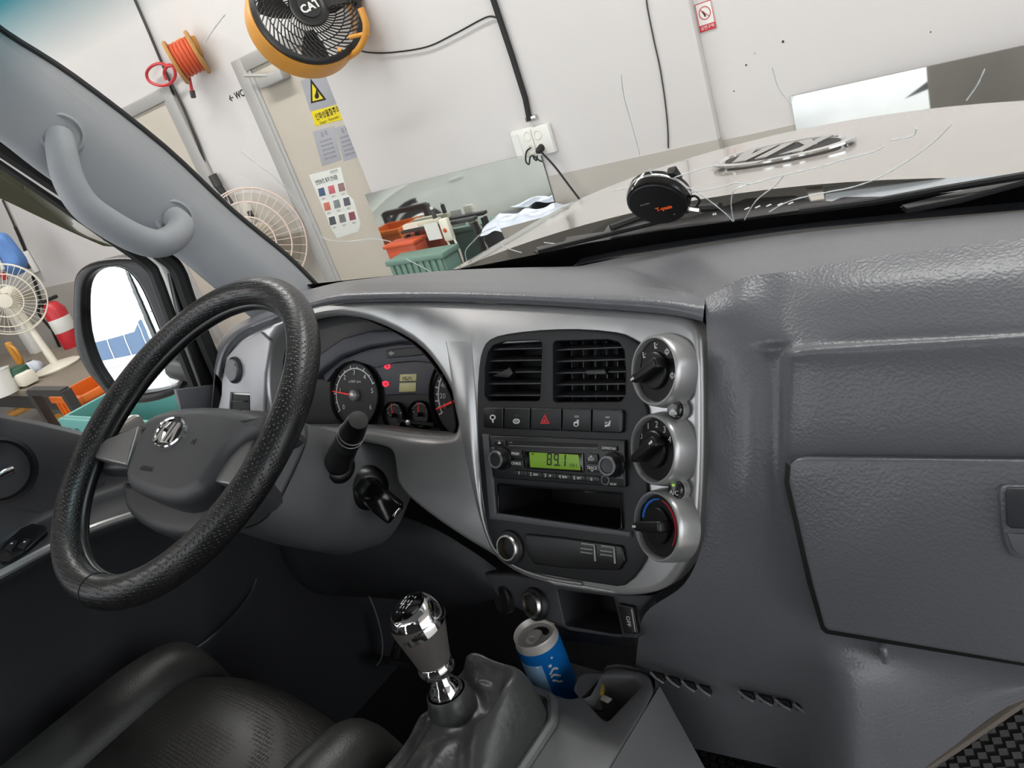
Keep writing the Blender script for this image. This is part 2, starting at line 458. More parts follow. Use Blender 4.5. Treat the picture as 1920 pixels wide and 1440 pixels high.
for i, (tx, ty) in enumerate(TUBES):
    lf = thing('ceiling_lamp', (tx, ty, 3.5), ['white tube lamp on the ceiling at the far left near the wall', 'white tube lamp on the ceiling above the wall pier', 'white tube lamp on the ceiling straight above the hood', 'white tube lamp on the ceiling over the parked white car', 'white tube lamp on the ceiling behind the driver side', 'white tube lamp on the ceiling behind the cab'][i], 'lamp', 'tube lamps on the workshop ceiling')
    MB().box((tx, ty, 3.43), (2.4, 0.22, 0.14), bev=0.02).build('housing', 'white_plastic', lf)
    for s in (-1, 1):
        MB().tube([(tx - 1.15, ty + s * 0.05, 3.335), (tx + 1.15, ty + s * 0.05, 3.335)], 0.018, 10).build('tube', 'lamp', lf)

# doors in the workshop wall
def wall_door(name, x_left, x_right, ztop, label, leaf_off=0.02):
    d = thing(name, ((x_left + x_right) / 2, WY, GZ), label, 'door'); d['kind'] = 'structure'
    fw = 0.11
    for k, (a, b) in enumerate(((x_left, x_left + fw), (x_right - fw, x_right))):
        slab('jamb', a, b, WY - 0.036, WY - 0.004, GZ, ztop, 'steel_frame', d, 0.008)
        slab('jamb_stop', a + (0.07 if k == 0 else -0.03), b + (0.03 if k == 0 else -0.07), WY - 0.028, WY - 0.0042, GZ, ztop - 0.06, 'steel_frame', d, 0.006)
    slab('lintel', x_left, x_right, WY - 0.0355, WY - 0.0045, ztop - fw + 0.03, ztop, 'steel_frame', d, 0.008)
    slab('door_leaf', x_left + fw, x_right - fw, WY - 0.018, WY - 0.005, GZ + 0.01, ztop - fw + 0.03, 'door_beige', d, 0.004)
    c = MB().box((x_left + fw + 0.22, WY - 0.048, ztop - 0.17), (0.24, 0.06, 0.06), bev=0.01)
    cl = c.build('door_closer', 'steel_frame', d)
    MB().tube([(x_left + fw + 0.22, WY - 0.07, ztop - 0.15), (x_left + fw + 0.02, WY - 0.07, ztop - 0.10)], 0.010, 8).build('closer_arm', 'steel_frame', cl)
    return d
dx0 = P(440, 115, Y=WY)[0]; dz = P(440, 115, Y=WY)[2]
door1 = wall_door('door_1', dx0, dx0 + 1.12, dz, 'beige steel door with grey frame and warning stickers behind the yellow fan')
ex0 = P(208, 216, Y=WY)[0]; exr = P(312, 172, Y=WY)[0]
door2 = wall_door('door_2', ex0 - 0.1, exr + 0.1, P(260, 195, Y=WY)[2] + 0.02, 'pale beige door with grey frame at the far left of the wall')

# wall mirrors
def wall_mirror(pl, x0, x1, z0, z1, label):
    y = pl.o[1]
    t = thing('wall_mirror', ((x0 + x1) / 2, y - 0.004, z0), label, 'mirror')
    slab('backing', x0, x1, y - 0.0085, y - 0.0042, z0, z1, 'dark_steel', t)
    slab('mirror_glass', x0, x1, y - 0.012, y - 0.0086, z0, z1, 'mirror_worn', t)
    return t
ml = P(683, 362, Y=PY - .012); mr_ = P(1012, 288, Y=PY - .012)
wall_mirror(WP, ml[0], mr_[0], -0.35, (ml[2] + mr_[2]) / 2, 'low wide wall mirror reflecting a parked white car')
m2 = P(1482, 181, Y=WY - .012)
_ma = math.radians(8.0)
MR = Pl((m2[0], WY - .012, 0), (-math.sin(_ma), -math.cos(_ma), 0))
_mt = thing('wall_mirror', (m2[0] + .9, WY - .1, 0.2), 'low wall mirror beyond the hood emblem reflecting the sunny yard', 'mirror')
_mz0 = P(1500, 232, Y=WY - .012)[2] - .10
for (nm, h_, t_, mm) in (('backing', -.008, .0045, 'dark_steel'), ('mirror_glass', -.0034, .0034, 'mirror_worn')):
    MB().panel(MR, [(0, _mz0), (1.9, _mz0), (1.9, m2[2]), (0, m2[2])], h=h_, t=t_, r=.0003, px=False, seg=1, back=True).build(nm, mm, _mt)
for xx in (.35, 1.55):
    q = MR.w(xx, m2[2] - .15, -.03); slab('mirror_bracket', q[0] - .02, q[0] + .02, q[1], WY, q[2] - .03, q[2] + .03, 'dark_steel', _mt)
# ================================================================== the setting: truck cab
struct(slab('floor', -0.74, 0.74, -0.55, 0.66, -0.03, 0.0, 'carpet'), 'black carpeted cab floor')
struct(loft('wall_firewall', 'carpet', None, [[(-.76, .66, 0), (.76, .66, 0)], [(-.76, .80, .2), (.76, .80, .2)], [(-.76, .84, .70), (.76, .84, .70)]], 2, 2), 'black front bulkhead of the cab')
struct(loft('trim_1', 'dash_dark', None, [[(-.745, y, .64) for y in (-.6, .30, .5, .7, .86)], [(-.74, y, .4) for y in (-.6, .30, .5, .7, .86)], [(-.735, y, -.02) for y in (-.6, .30, .5, .7, .86)]], 3, 3), 'black kick panel ahead of the driver door')
_bw = MB().panel(Pl((0, -.60, 0), (0, 1, 0), ex=(1, 0, 0)), [(-.76, -.03), (.76, -.03), (.76, 1.42), (-.76, 1.42)], t=.04, r=.004, px=False, back=True, holes=[dict(p=[(-.42, .90), (.42, .90), (.42, 1.22), (-.42, 1.22)], rad=.05, r=.004)])
struct(_bw.build('wall_back', 'dash_dark', None), 'unseen grey rear cab wall with a small window')  # out of view; small window limits the light from behind on the dash
struct(slab('wall_side_corner', .735, .765, -.58, -.20, .0, 1.36, 'dash_dark'), 'unseen rear corner panel added on the passenger side of the cab')  # put in to keep light from behind off the dash face
struct(slab('wall_driver_corner', -.775, -.75, -.58, -.32, .0, 1.36, 'dash_dark'), 'rear corner panel of the cab on the driver side')
rf = [[(x, y, 1.38 + 0.05 * (1 - (x / .76) ** 2) - 0.03 * max(0, (y - .1) / .4)) for x in (-.76, -.5, 0, .5, .76)] for y in (-.6, -.2, .1, .5)]
struct(loft('ceiling_headliner', 'pillar', None, rf, 3, 3), 'grey cab headliner')

def YW(X, z): return 0.92 - 0.075 * (X / .74) ** 2 - 0.61 * (z - 0.77)
def WSP(x, y, off=0.0):
    d = ray(x, y); t = 1.0
    for _ in range(40):
        q = CAM + t * d; t = (YW(q[0], q[2]) - off) / d[1]
    return CAM + t * d
rows = []
for k in range(9):
    z = 0.74 + (1.34 - 0.74) * k / 8
    rows.append([(x, YW(x, z), z) for x in np.linspace(-.76, .76, 15)])
ws = MB().grid(rows).build('window_1', 'windshield', None); struct(ws, 'cracked windshield glass with a blue-green tint band on top')
# black printed border along the lower edge
fr = []
for (xa, ya, xb, yb) in [(560, 535, 560, 560), (700, 520, 700, 535), (860, 504, 860, 520), (1000, 478, 1000, 505), (1060, 466, 1060, 505), (1240, 432, 1240, 465), (1400, 413, 1400, 443), (1560, 392, 1560, 420), (1740, 366, 1740, 400), (1920, 341, 1920, 380), (2150, 310, 2150, 350)]:
    fr.append((WSP(xa, ya, 0.004), WSP((xa + xb) / 2, (ya + yb) / 2, 0.004), WSP(xb, yb, 0.004)))
loft('black_border', 'frit', ws, [[f_[k] for f_ in fr] + [np.array([.745, YW(.745, z_) - .004, z_]) for z_ in (.80 - .02 * k,)] for k in range(3)], 2, 3)
CR = [
 [(1213, 313), (1227, 328), (1273, 343), (1317, 367), (1360, 400), (1380, 423), (1393, 440)],
 [(1150, 358), (1200, 347), (1250, 337), (1303, 320), (1353, 307)],
 [(1283, 363), (1343, 353), (1380, 343), (1407, 345), (1443, 335), (1488, 324), (1541, 312), (1594, 296), (1637, 285), (1658, 274)],
 [(1668, 264), (1711, 255), (1718, 241)],
 [(1470, 329), (1452, 349), (1417, 377), (1396, 412)],
 [(1410, 344), (1378, 356), (1371, 377), (1373, 402), (1376, 414)],
 [(1785, 232), (1750, 267), (1700, 303), (1644, 335), (1594, 352), (1548, 361), (1481, 377), (1442, 398)],
 [(422, 27), (408, 45), (397, 60), (383, 82)],
 [(450, 283), (475, 302), (497, 318), (520, 337), (567, 390), (590, 425), (607, 447), (647, 453), (700, 448), (733, 453)],
 [(1165, 140), (1170, 180), (1185, 235), (1200, 290)],
 [(1448, 125), (1460, 165), (1484, 195)], [(1846, 130), (1832, 160), (1812, 188)],
 [(1063, 463), (1045, 458), (1020, 455)], [(940, 460), (958, 468), (978, 474)], [(760, 485), (790, 500), (808, 510)],
 [(875, 490), (873, 470), (890, 450), (905, 436), (930, 425)]]
for c in CR:
    pts = cr([WSP(x, y, 0.002) for x, y in c], 4)
    rr = [0.00045 + 0.0004 * abs(math.sin(i * 1.7)) for i in range(len(pts))]
    MB().tube(pts, rr, 5).build('crack', 'crack', ws)

# ------------------------------------------------------------------ truck outside: hood, cowl, bumper
hood = thing('truck_hood', (0, 1.0, 0.5), 'cream white truck hood seen through the windshield', 'hood')
def HZ(X, Y):
    z = 0.795 - 0.03 * (Y - .9) - 0.10 * (X / .74) ** 2 - 0.03 * abs(X / .74) ** 6
    if Y > 1.40: z -= 0.9 * (Y - 1.40) ** 1.5
    return z
rows = [[(x, Y + .02 - 0.13 * (x / .74) ** 2, HZ(x, Y)) for x in np.linspace(-.78, .78, 33)] for Y in np.linspace(.985, 1.62, 24)]
MB().grid(rows).build('hood_skin', 'cream_paint', hood)
rows2 = [[(x, 1.65 - 0.13 * (x / .74) ** 2 + dy, z) for x in np.linspace(-.78, .78, 17)] for (z, dy) in ((HZ(0, 1.62), -.02), (.45, .02), (.25, .03), (.13, .03))]
MB().grid(rows2).build('front_skin', 'cream_paint', hood)

sk_ = thing('truck_cab_shell', (-.85, 0, -.5), 'cream outer flank of the truck seen only in the door mirror', 'truck body')
slab('side_skin', -.87, -.83, -.6, .50, -.45, .72, 'cream_paint', sk_, .01)
slab('cargo_side', -.90, -.84, -3.4, -.75, -.15, .35, 'cream_paint', sk_, .01)
# emblem on the hood
def kia(root, pl, u, v, a, asp, mring, mletter, mfield, t=0.004, h=0.0):
    """oval badge: rim, dark field, raised letters"""
    c = pl.w(u, v, h)
    MB().lathe(c, pl.n, [(a * .80, 0), (a * .80, t * .4), (0, t * .4)], 48, ex=pl.ey, sx=asp * .97).build('badge_field', mfield, root)
    MB().lathe(c, pl.n, [(a * 1.0, 0), (a * 1.0, t * .7), (a * .94, t * 1.1), (a * .86, t * .8), (a * .84, t * .3)], 48, ex=pl.ey, sx=asp).build('badge_rim', mring, root)
    # letters K I A as bars
    H = a * asp * .62; S = a * .17
    def bar(q): return MB().panel(pl, [(u + x, v + y) for x, y in q], h=h + t * .4, t=t * .7, r=t * .12, px=False, seg=1)
    k = MB()
    k.panel(pl, [(u - .62 * a, v - H), (u - .62 * a + S, v - H), (u - .42 * a + S, v + H), (u - .42 * a, v + H)], h=h + t * .4, t=t * .7, r=t * .1, px=False, seg=1)
    k.panel(pl, [(u - .47 * a, v - .1 * H), (u - .10 * a, v + H), (u - .30 * a + .02 * a, v + H), (u - .52 * a, v + .12 * H)], h=h + t * .4, t=t * .68, r=t * .1, px=False, seg=1)
    k.panel(pl, [(u - .50 * a, v + .02 * H), (u - .32 * a, v - H), (u - .12 * a, v - H), (u - .38 * a, v + .2 * H)], h=h + t * .4, t=t * .66, r=t * .1, px=False, seg=1)
    k.build('letter', mletter, root)
    bar([(-.10 * a, -H), (-.10 * a + S, -H), (.07 * a + S, H), (.07 * a, H)]).build('letter', mletter, root)
    m = MB()
    m.panel(pl, [(u + .13 * a, v - H), (u + .13 * a + S, v - H), (u + .38 * a + S, v + H), (u + .36 * a, v + H)], h=h + t * .4, t=t * .7, r=t * .1, px=False, seg=1)
    m.panel(pl, [(u + .47 * a, v - H), (u + .47 * a + S, v - H), (u + .40 * a + S, v + H), (u + .38 * a, v + H)], h=h + t * .4, t=t * .66, r=t * .1, px=False, seg=1)
    m.build('letter', mletter, root)
eq = P(1465, 292, Z=HZ(.0, 1.30))
hp = Pl((eq[0], eq[1], HZ(eq[0], eq[1] + .0) + 0.004), (0.02, 0.03, 1), ex=(-1, 0, 0))
em = thing('hood_emblem', hp.o, 'oval chrome emblem on the cream truck hood', 'emblem')
kia(em, hp, 0, 0, 0.112, 0.60, 'chrome', 'alu', 'black', t=0.0045)

# bumper seen in the wall mirror
bu = thing('front_bumper', (0, 1.7, -0.35), 'cream front bumper of the truck seen in the mirror', 'bumper')
rws = [[(x, 1.70 - 0.12 * (x / .8) ** 2 + dy, z) for x in np.linspace(-.84, .84, 17)] for (z, dy) in ((.08, -.04), (.05, .03), (-.10, .06), (-.30, .05), (-.36, 0))]
MB().grid(rws).build('bumper_skin', 'cream_paint', bu)
for s in (-1, 1):
    MB().lathe((s * .58, 1.69, -.12), (0, 1, 0), [(.06, 0), (.065, .02), (.05, .03), (0, .032)], 24).build('fog_lamp', 'alu', bu)
for z in (-.06, -.15):
    MB().box((0, 1.755, z), (.72, .02, .06), bev=.01).build('grille_slot', 'black', bu)

# cowl, wiper, duct
HC = Pl((0, 0, 0.772), (0, 0, 1))
cw = thing('windshield_cowl', P(1450, 392, Z=.772), 'black slotted cowl below the windshield', 'cowl')
panel('cowl_panel', 'black_satin', cw, HC, [(1000, 470), (1105, 446), (1190, 420), (1290, 408), (1372, 382), (1400, 372), (1490, 366), (1515, 374), (1560, 377), (1580, 369), (1660, 368), (1664, 374), (1560, 385), (1400, 408), (1250, 432), (1100, 456), (1010, 474)], t=.004, r=.001)
for q in [(1400, 390), (1420, 387), (1441, 384), (1462, 382), (1482, 380)]:
    MB().panel(HC, [(q[0] - 5, q[1] + 2), (q[0] + 4, q[1] - 2), (q[0] + 6, q[1] - 1), (q[0] - 3, q[1] + 3)], h=.004, t=.0006, r=1e-4, seg=1).build('slot_trim', 'white_print', cw)
for q in [(1337, 394), (1340, 402)]:
    MB().lathe(HC.off(.004).hit(*q), (0, 0, 1), [(.0035, 0), (.003, .002), (0, .0022)], 10).build('screw', 'alu', cw)
du = panel('cowl_duct', 'alu', None, HC, [(1548, 392), (1546, 351), (1640, 342), (1780, 333), (1900, 325), (1830, 348), (1760, 372), (1690, 384), (1600, 380)], t=.003, r=.001)
tag(du, 'shiny pale metal cowl plate beside the hood', 'metal plate'); M2 = mat('duct_metal', (190, 198, 205), .2, metal=.6, var=.15, vscale=14); du.data.materials[0] = M2
bk = panel('cowl_bracket', 'dado', None, HC, [(1510, 352), (1542, 348), (1546, 372), (1520, 376)], t=.006, r=.001)
tag(bk, 'small grey bracket under the hood edge', 'bracket')
wi = thing('wiper', P(1100, 440, Z=.79), 'black windshield wiper arm and blade lying at the cowl', 'wiper')
HW = HC.off(.012)
panel('blade', 'black_satin', wi, HW, [(1005, 463), (1058, 452), (1062, 444), (1132, 434), (1140, 422), (1180, 416), (1240, 405), (1244, 410), (1150, 434), (1060, 456), (1008, 469)], t=.006, r=.001)
MB().tube([HW.off(.008).hit(*q) for q in ((1145, 428), (1200, 408), (1290, 392), (1350, 388))], .006, 8).build('arm', 'black', wi)
MB().tube([WSP(*q, .02) for q in ((1940, 326), (1760, 356), (1640, 378), (1500, 396))], .004, 8).build('second_arm_link', 'black', wi)
w2 = thing('wiper', P(1850, 350, Z=.79), 'black wiper blade at the right end of the windshield', 'wiper')
panel('blade', 'black_satin', w2, HW, [(1690, 384), (1800, 357), (1930, 318), (2000, 300), (2000, 318), (1930, 334), (1800, 370), (1700, 390)], t=.006, r=.001)

# toll device stuck on the windshield
tq = WSP(1232, 382, .02)
tp = Pl(tq, (0.05, -.86, -.50), ex=(1, 0, 0.05))
td = thing('toll_device', tq, 'round black toll transponder with orange lettering stuck on the windshield', 'transponder')
R0 = .0385
MB().lathe(tq, tp.n, [(R0 * .9, -.022), (R0, -.018), (R0, -.004), (R0 * .96, .0), (R0 * .9, .001), (0, .001)], 56, sx=1.06, ex=tp.ex).build('case', 'black_gloss', td)
MB().lathe(tp.w(0, 0, .0008), tp.n, [(R0 * .9, 0), (R0 * .87, .0012), (0, .0014)], 56, sx=1.06, ex=tp.ex).build('face', 'black_satin', td)
MB().lathe(tp.w(0, 0, -.011), tp.n, [(R0 * 1.005, -.002), (R0 * 1.012, 0), (R0 * 1.005, .002)], 56, sx=1.06, ex=tp.ex).build('chrome_line', 'chrome', td)
mt = mat('tpass_orange', (235, 95, 35), .5, emit=(235, 95, 35), estr=.25)
text('T-pass', tp, .006, -.008, .0085, mt, td, h=.0024, px=False, bold=.02)
text('AutoZEN', tp, -.014, .006, .0035, 'grey_print', td, h=.0024, px=False)
MB().box(tp.w(.014, -.022, .0026), (.0012, .0006, .0008)).build('led', 'white_print', td)
MB().tube(cr([tp.w(.036, -.012, -.01), tp.w(.046, -.010, -.008), tp.w(.049, -.018, -.006), tp.w(.042, -.024, -.004)], 4), .0016, 6).build('lanyard_loop', 'black', td)
MB().box(tp.w(.036, -.03, -.004), (.014, .005, .005), ax=(tp.ex - tp.ey * .6, tp.ey, tp.n)).build('clip', 'alu', td)
MB().box(tp.w(.030, .020, -.02), (.012, .02, .012), ax=(tp.ex, tp.ey, tp.n), bev=.002).build('mount', 'black', td)

# ================================================================== A pillar with grab handle
pt = thing('pillar_trim', P(480, 500, X=-.72), 'grey plastic trim of the left windshield pillar', 'pillar trim')
A = [(-160, -50), (-60, 32), (0, 80), (130, 162), (300, 292), (430, 412), (530, 493), (590, 552)]
B = [(-160, 170), (-60, 225), (0, 262), (83, 325), (200, 403), (327, 477), (397, 533), (480, 600)]
r0 = [P(x, y, X=-.712) + np.array([0, .012, .01]) for x, y in A]
r1 = [P(x, y, X=-.705) for x, y in A]
r2 = [P(a[0] * .72 + b[0] * .28, a[1] * .72 + b[1] * .28, X=-.690) for a, b in zip(A, B)]
r3 = [P(a[0] * .3 + b[0] * .7, a[1] * .3 + b[1] * .7, X=-.695) for a, b in zip(A, B)]
r4 = [P(x, y, X=-.715) for x, y in B]; r5 = [P(x, y, X=-.75) + np.array([0, -.0, .0]) for x, y in B]
loft('trim_skin', 'pillar', pt, [r0, r1, r2, r3, r4, r5], 4, 4)
MB().tube(cr([q + np.array([-.002, .002, .0]) for q in r0], 4), .006, 7).build('glass_seal', 'black', pt)
gh = thing('grab_handle', P(215, 430, X=-.66), 'light grey grab handle on the windshield pillar', 'handle')
hpx = [(112, 258, -.692), (116, 285, -.668), (128, 335, -.655), (158, 385, -.65), (205, 420, -.65), (255, 447, -.652), (295, 457, -.652), (325, 446, -.655), (340, 424, -.668), (326, 408, -.690)]
hpt = cr([P(x, y, X=X) for x, y, X in hpx], 5)
nrad = len(hpt); rad = [.0185 + .003 * math.sin(PI * i / (nrad - 1)) for i in range(nrad)]
MB().tube(hpt, rad, 16).build('grip', 'pillar', gh)
for (x, y) in ((115, 252), (326, 410)):
    q = P(x, y, X=-.692)
    MB().lathe(q, (1, -.25, .15), [(.030, -.006), (.030, .003), (.026, .005), (.023, .001), (0, .001)], 28).build('mount_cup', 'pillar', gh)

# ================================================================== driver door
dr = thing('driver_door', (-.74, .2, 0), 'dark grey driver door with armrest, seen left of the steering wheel', 'car door')
top = [(-90, 752), (0, 775), (60, 787), (130, 803), (200, 822), (300, 845), (420, 860)]
rowsD = [[P(x, y, X=-.765) for x, y in top], [P(x, y + 5, X=-.745) for x, y in top], [P(x, y + 16, X=-.725) for x, y in top],
         [P(x, y + 90, X=-.712) for x, y in top], [P(x, y + 170, X=-.712) for x, y in top]]
def back_ext(rows, d=(0, -.42, 0)): return [[r[0] + np.array(d)] + list(r) for r in rows]
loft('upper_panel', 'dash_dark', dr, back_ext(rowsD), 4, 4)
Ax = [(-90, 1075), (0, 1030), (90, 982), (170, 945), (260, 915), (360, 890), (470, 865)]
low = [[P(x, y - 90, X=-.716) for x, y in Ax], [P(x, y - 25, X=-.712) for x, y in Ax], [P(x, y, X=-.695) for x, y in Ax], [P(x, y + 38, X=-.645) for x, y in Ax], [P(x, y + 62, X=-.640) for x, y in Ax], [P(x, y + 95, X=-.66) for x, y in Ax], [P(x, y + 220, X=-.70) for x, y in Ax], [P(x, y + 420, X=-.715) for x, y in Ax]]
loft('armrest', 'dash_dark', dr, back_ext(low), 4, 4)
edge = MB().tube(cr([P(x, y + 48, X=-.643) for x, y in Ax], 4), .006, 8).build('armrest_trim', 'silver', dr)
apn = Pl(P(45, 1005, X=-.69), np.cross(P(90, 985, X=-.69) - P(0, 1032, X=-.69), P(45, 1042, X=-.648) - P(45, 1005, X=-.69)) * -1.0)
if apn.n[2] < 0: apn = Pl(apn.o, -apn.n)
apn = Pl(apn.o, apn.n, P(90, 985, X=-.69) - P(0, 1032, X=-.69))
sw = panel('switch_bezel', 'black_satin', dr, apn, [(-5, 1035), (8, 1018), (40, 990), (60, 981), (84, 985), (88, 996), (50, 1030), (20, 1050), (2, 1052)], h=.002, t=.004, r=.001)
for q in ((18, 1021), (42, 1018)):
    kq = panel('window_switch', 'black', sw, apn, [(q[0] - 10, q[1] + 6), (q[0] + 4, q[1] - 10), (q[0] + 16, q[1] - 8), (q[0] + 3, q[1] + 10)], h=.006, t=.004, r=.0012)
    MB().lathe(apn.off(.0102).hit(q[0] + 4, q[1] - 2), apn.n, [(.0016, 0), (.0014, .0004), (0, .0004)], 8).build('switch_mark', 'white_print', sw)
cq = P(-2, 882, X=-.71)
MB().lathe(cq, (1, -.1, .1), [(.046, -.004), (.046, .004), (.041, .005), (.036, -.012), (0, -.016)], 36).build('handle_cup', 'black_satin', dr)
MB().tube([P(-40, 905, X=-.70), P(0, 890, X=-.695), P(22, 880, X=-.70)], .006, 10).build('handle_lever', 'chrome', dr)
# door frame, seal and glass
fp = [(-160, 178), (-60, 238), (0, 276), (90, 336), (200, 409), (300, 476), (332, 506), (352, 560), (380, 630), (410, 700), (440, 765)]
MB().tube(cr([P(x, y, X=-.75) for x, y in fp], 4), .013, 8).build('door_seal', 'rubber', dr)
fp2 = [(-160, 192), (-60, 250), (0, 289), (90, 350), (200, 423), (290, 484), (310, 512), (330, 565), (358, 640), (390, 715), (425, 785)]
MB().tube(cr([P(x, y, X=-.775) for x, y in fp2], 4), .007, 8).build('door_frame_edge', 'white_plastic', dr)
fp3 = [(-160, 204), (-60, 262), (0, 300), (90, 362), (190, 432), (276, 494), (296, 530), (314, 580), (342, 660), (372, 735), (400, 800)]
MB().tube(cr([P(x, y, X=-.79) for x, y in fp3], 4), .011, 8).build('glass_channel', 'black', dr)
tri = Pl((-.77, 0, 0), (1, 0, 0), ex=(0, 1, 0))
panel('mirror_sail', 'black_satin', dr, tri, [(318, 512), (330, 508), (398, 640), (425, 735), (470, 800), (440, 830), (395, 770), (350, 650)], t=.01, r=.003)
panel('sail_trim', 'dash', dr, tri, [(330, 730), (412, 720), (425, 752), (440, 772), (345, 790)], h=.01, t=.008, r=.002)
gl = MB().panel(Pl((-.80, 0, 0), (1, 0, 0), ex=(0, 1, 0)), [(-200, 190), (0, 292), (190, 425), (285, 495), (330, 620), (390, 760), (430, 840), (300, 860), (0, 800), (-200, 760)], t=.004, r=.0005)
g = gl.build('window_2', 'clear', None); struct(g, 'clear driver door window glass')
rv = [[P(x, y, X=-.815) for x, y in ((-160, 205), (-60, 264), (0, 302), (90, 364), (190, 434), (250, 474))], [P(x, y, X=-.84) for x, y in ((-160, 262), (-60, 322), (0, 350), (70, 382), (150, 432), (235, 466))], [P(x, y, X=-.85) for x, y in ((-160, 300), (-60, 348), (0, 372), (70, 405), (140, 438), (193, 461))]]
rv_o = loft('rain_visor', 'smoke', None, rv, 3, 4); tag(rv_o, 'dark smoked rain visor along the top of the driver window', 'rain visor')

# exterior mirror
sm = thing('side_mirror', P(240, 740, X=-.96), 'black door mirror showing a bright yard and a white vehicle', 'side mirror')
om = [(134, 640), (133, 540), (140, 512), (165, 492), (215, 484), (262, 488), (300, 502), (325, 560), (345, 640), (352, 700), (330, 736), (262, 752), (205, 748), (186, 720), (160, 690)]
mg = Pl(P(250, 620, X=-.97), (0.52, -.85, 0.10), ex=(.85, .52, 0))
om2 = [(136, 640), (134, 550), (140, 514), (165, 494), (215, 485), (262, 488), (292, 500), (318, 545), (338, 620), (350, 690), (336, 735), (270, 758), (212, 752), (180, 722), (155, 690)]
gm = [(158, 625), (155, 560), (162, 525), (182, 506), (215, 500), (242, 510), (268, 545), (300, 620), (332, 690), (330, 722), (272, 738), (215, 734), (196, 715), (175, 680)]
panel('housing', 'black_satin', sm, mg, om2, h=-.05, t=.062, r=.010, smooth=3, holes=[dict(p=gm, smooth=3, r=.006, hd=.0)])
panel('mirror_glass', 'mirror', sm, mg, gm, h=-.004, t=.004, r=.0006, smooth=3)
MB().tube([P(330, 690, X=-.93), P(395, 700, X=-.80)], .022, 12).build('mirror_arm', 'black_satin', sm)

# ================================================================== dashboard
S = tilt((0, .527, .67), 27)             # plane of the centre stack
G = tilt((.3, .505, .707), 22)           # plane of the glovebox
def PS(x, y, h=0.0): return S.off(h).hit(x, y)
def PG(x, y, h=0.0): return G.off(h).hit(x, y)
da = thing('dashboard', (0, .62, .45), 'grey moulded dashboard with glovebox and silver centre bezel', 'dashboard')
# top pad
back = [(555, 556), (640, 533), (740, 516), (860, 507), (1060, 502), (1240, 474), (1488, 438), (1700, 416), (1920, 398), (2150, 378)]
crs = [(566, 560), (640, 538), (740, 531), (860, 530), (1027, 533), (1227, 539), (1325, 557), (1400, 519), (1595, 487), (1920, 446)]
crs = [(545, 566, .66), (633, 538, .655), (700, 532, .65), (860, 530, .645), (1027, 533, .64), (1200, 537, .63), (1270, 546, .615), (1322, 559, .60), (1385, 524, .612), (1500, 506, .618), (1595, 488, .62), (1750, 468, .62), (1920, 446, .62), (2150, 420, .62)]
c3 = [P(x, y, Y=Y) for x, y, Y in crs]
bk_px = [(520, 560, .80), (600, 543, .84), (655, 530, .86), (800, 511, .88), (940, 503, .885), (1070, 500, .89), (1110, 494, .89), (1150, 487, .89), (1290, 466, .89), (1488, 438, .89), (1600, 426, .885), (1750, 411, .88), (1920, 398, .87), (2150, 378, .85)]
b3 = [P(x, y, Y=Y) for x, y, Y in bk_px]
mid = [a * .5 + b * .5 + np.array([0, 0, .006]) for a, b in zip(c3, b3)]
mid2 = [a * .85 + b * .15 + np.array([0, 0, .003]) for a, b in zip(c3, b3)]
bkd = [b + np.array([0, .05, -.035]) for b in b3]
def right_ext(rows, x=.735): return [list(r) + [np.array([x, r[-1][1] - .02, r[-1][2]])] for r in rows]
loft('top_pad', 'dash', da, right_ext([bkd, b3, mid, mid2, c3]), 4, 3)
# defroster strip at the windshield base
ds = [P(x, y, Y=Y) for x, y, Y in [(1075, 501, .895), (1150, 486, .895), (1290, 465, .895), (1488, 437, .895), (1700, 415, .89), (1920, 397, .88), (2150, 376, .86)]]
MB().grid([[q + np.array([0, .0, .002]) for q in ds], [q + np.array([0, .028, .004]) for q in ds]]).build('defroster_strip', 'dash_dark', da)
# hood strip over the silver bezel
st = [(505, 606), (600, 574), (690, 566), (850, 565), (1020, 572), (1190, 583), (1268, 591), (1318, 602)]
ct = [(545, 566, .66), (633, 538, .655), (700, 532, .65), (860, 530, .645), (1027, 533, .64), (1200, 537, .63), (1270, 546, .615), (1322, 559, .60)]
loft('hood_strip', 'dash', da, [[P(x, y, Y=Y) + np.array([0, .0, .0]) for x, y, Y in ct], [PS(a[0] * .5 + b[0] * .5, a[1] * .5 + b[1] * .5, .010) for a, b in zip(ct, st)], [PS(x, y, .008) for x, y in st], [PS(x, y, -.02) for x, y in st]], 4, 4)
# passenger face
def rowp(lst): return [np.asarray(q) for q in lst]
cx = [1492, 1560, 1700, 1920, 2150]
R0_ = rowp([P(1322, 559, Y=.60), P(1385, 524, Y=.612), P(1450, 512, Y=.616), P(1500, 506, Y=.618), P(1595, 488, Y=.62), P(1750, 468, Y=.62), P(1920, 446, Y=.62), P(2150, 420, Y=.62)])
R1_ = rowp([PS(1324, 595, .010), PS(1385, 576, .012), P(1450, 562, Y=.592), P(1500, 555, Y=.59), P(1595, 540, Y=.588), P(1750, 524, Y=.586), P(1920, 508, Y=.586), P(2150, 490, Y=.586)])
R2_ = rowp([PS(1326, 640, .012), PS(1390, 632, .018), PS(1455, 628, .018), P(1500, 622, Y=.56), P(1595, 612, Y=.558), P(1750, 602, Y=.556), P(1920, 592, Y=.555), P(2150, 580, Y=.553)])
R3_ = rowp([PS(1327, 665, .012), PS(1392, 660, .020), PS(1458, 655, .016), P(1500, 648, Y=.548), P(1595, 640, Y=.548), P(1750, 632, Y=.547), P(1920, 622, Y=.546), P(2150, 610, Y=.545)])
R3b = rowp([PS(1328, 690, .008), PS(1393, 685, .022), PS(1460, 676, .018), PG(1494, 662, -.004), PG(1595, 656, -.004), PG(1750, 648, -.004), PG(1920, 640, -.004), PG(2150, 630, -.004)])
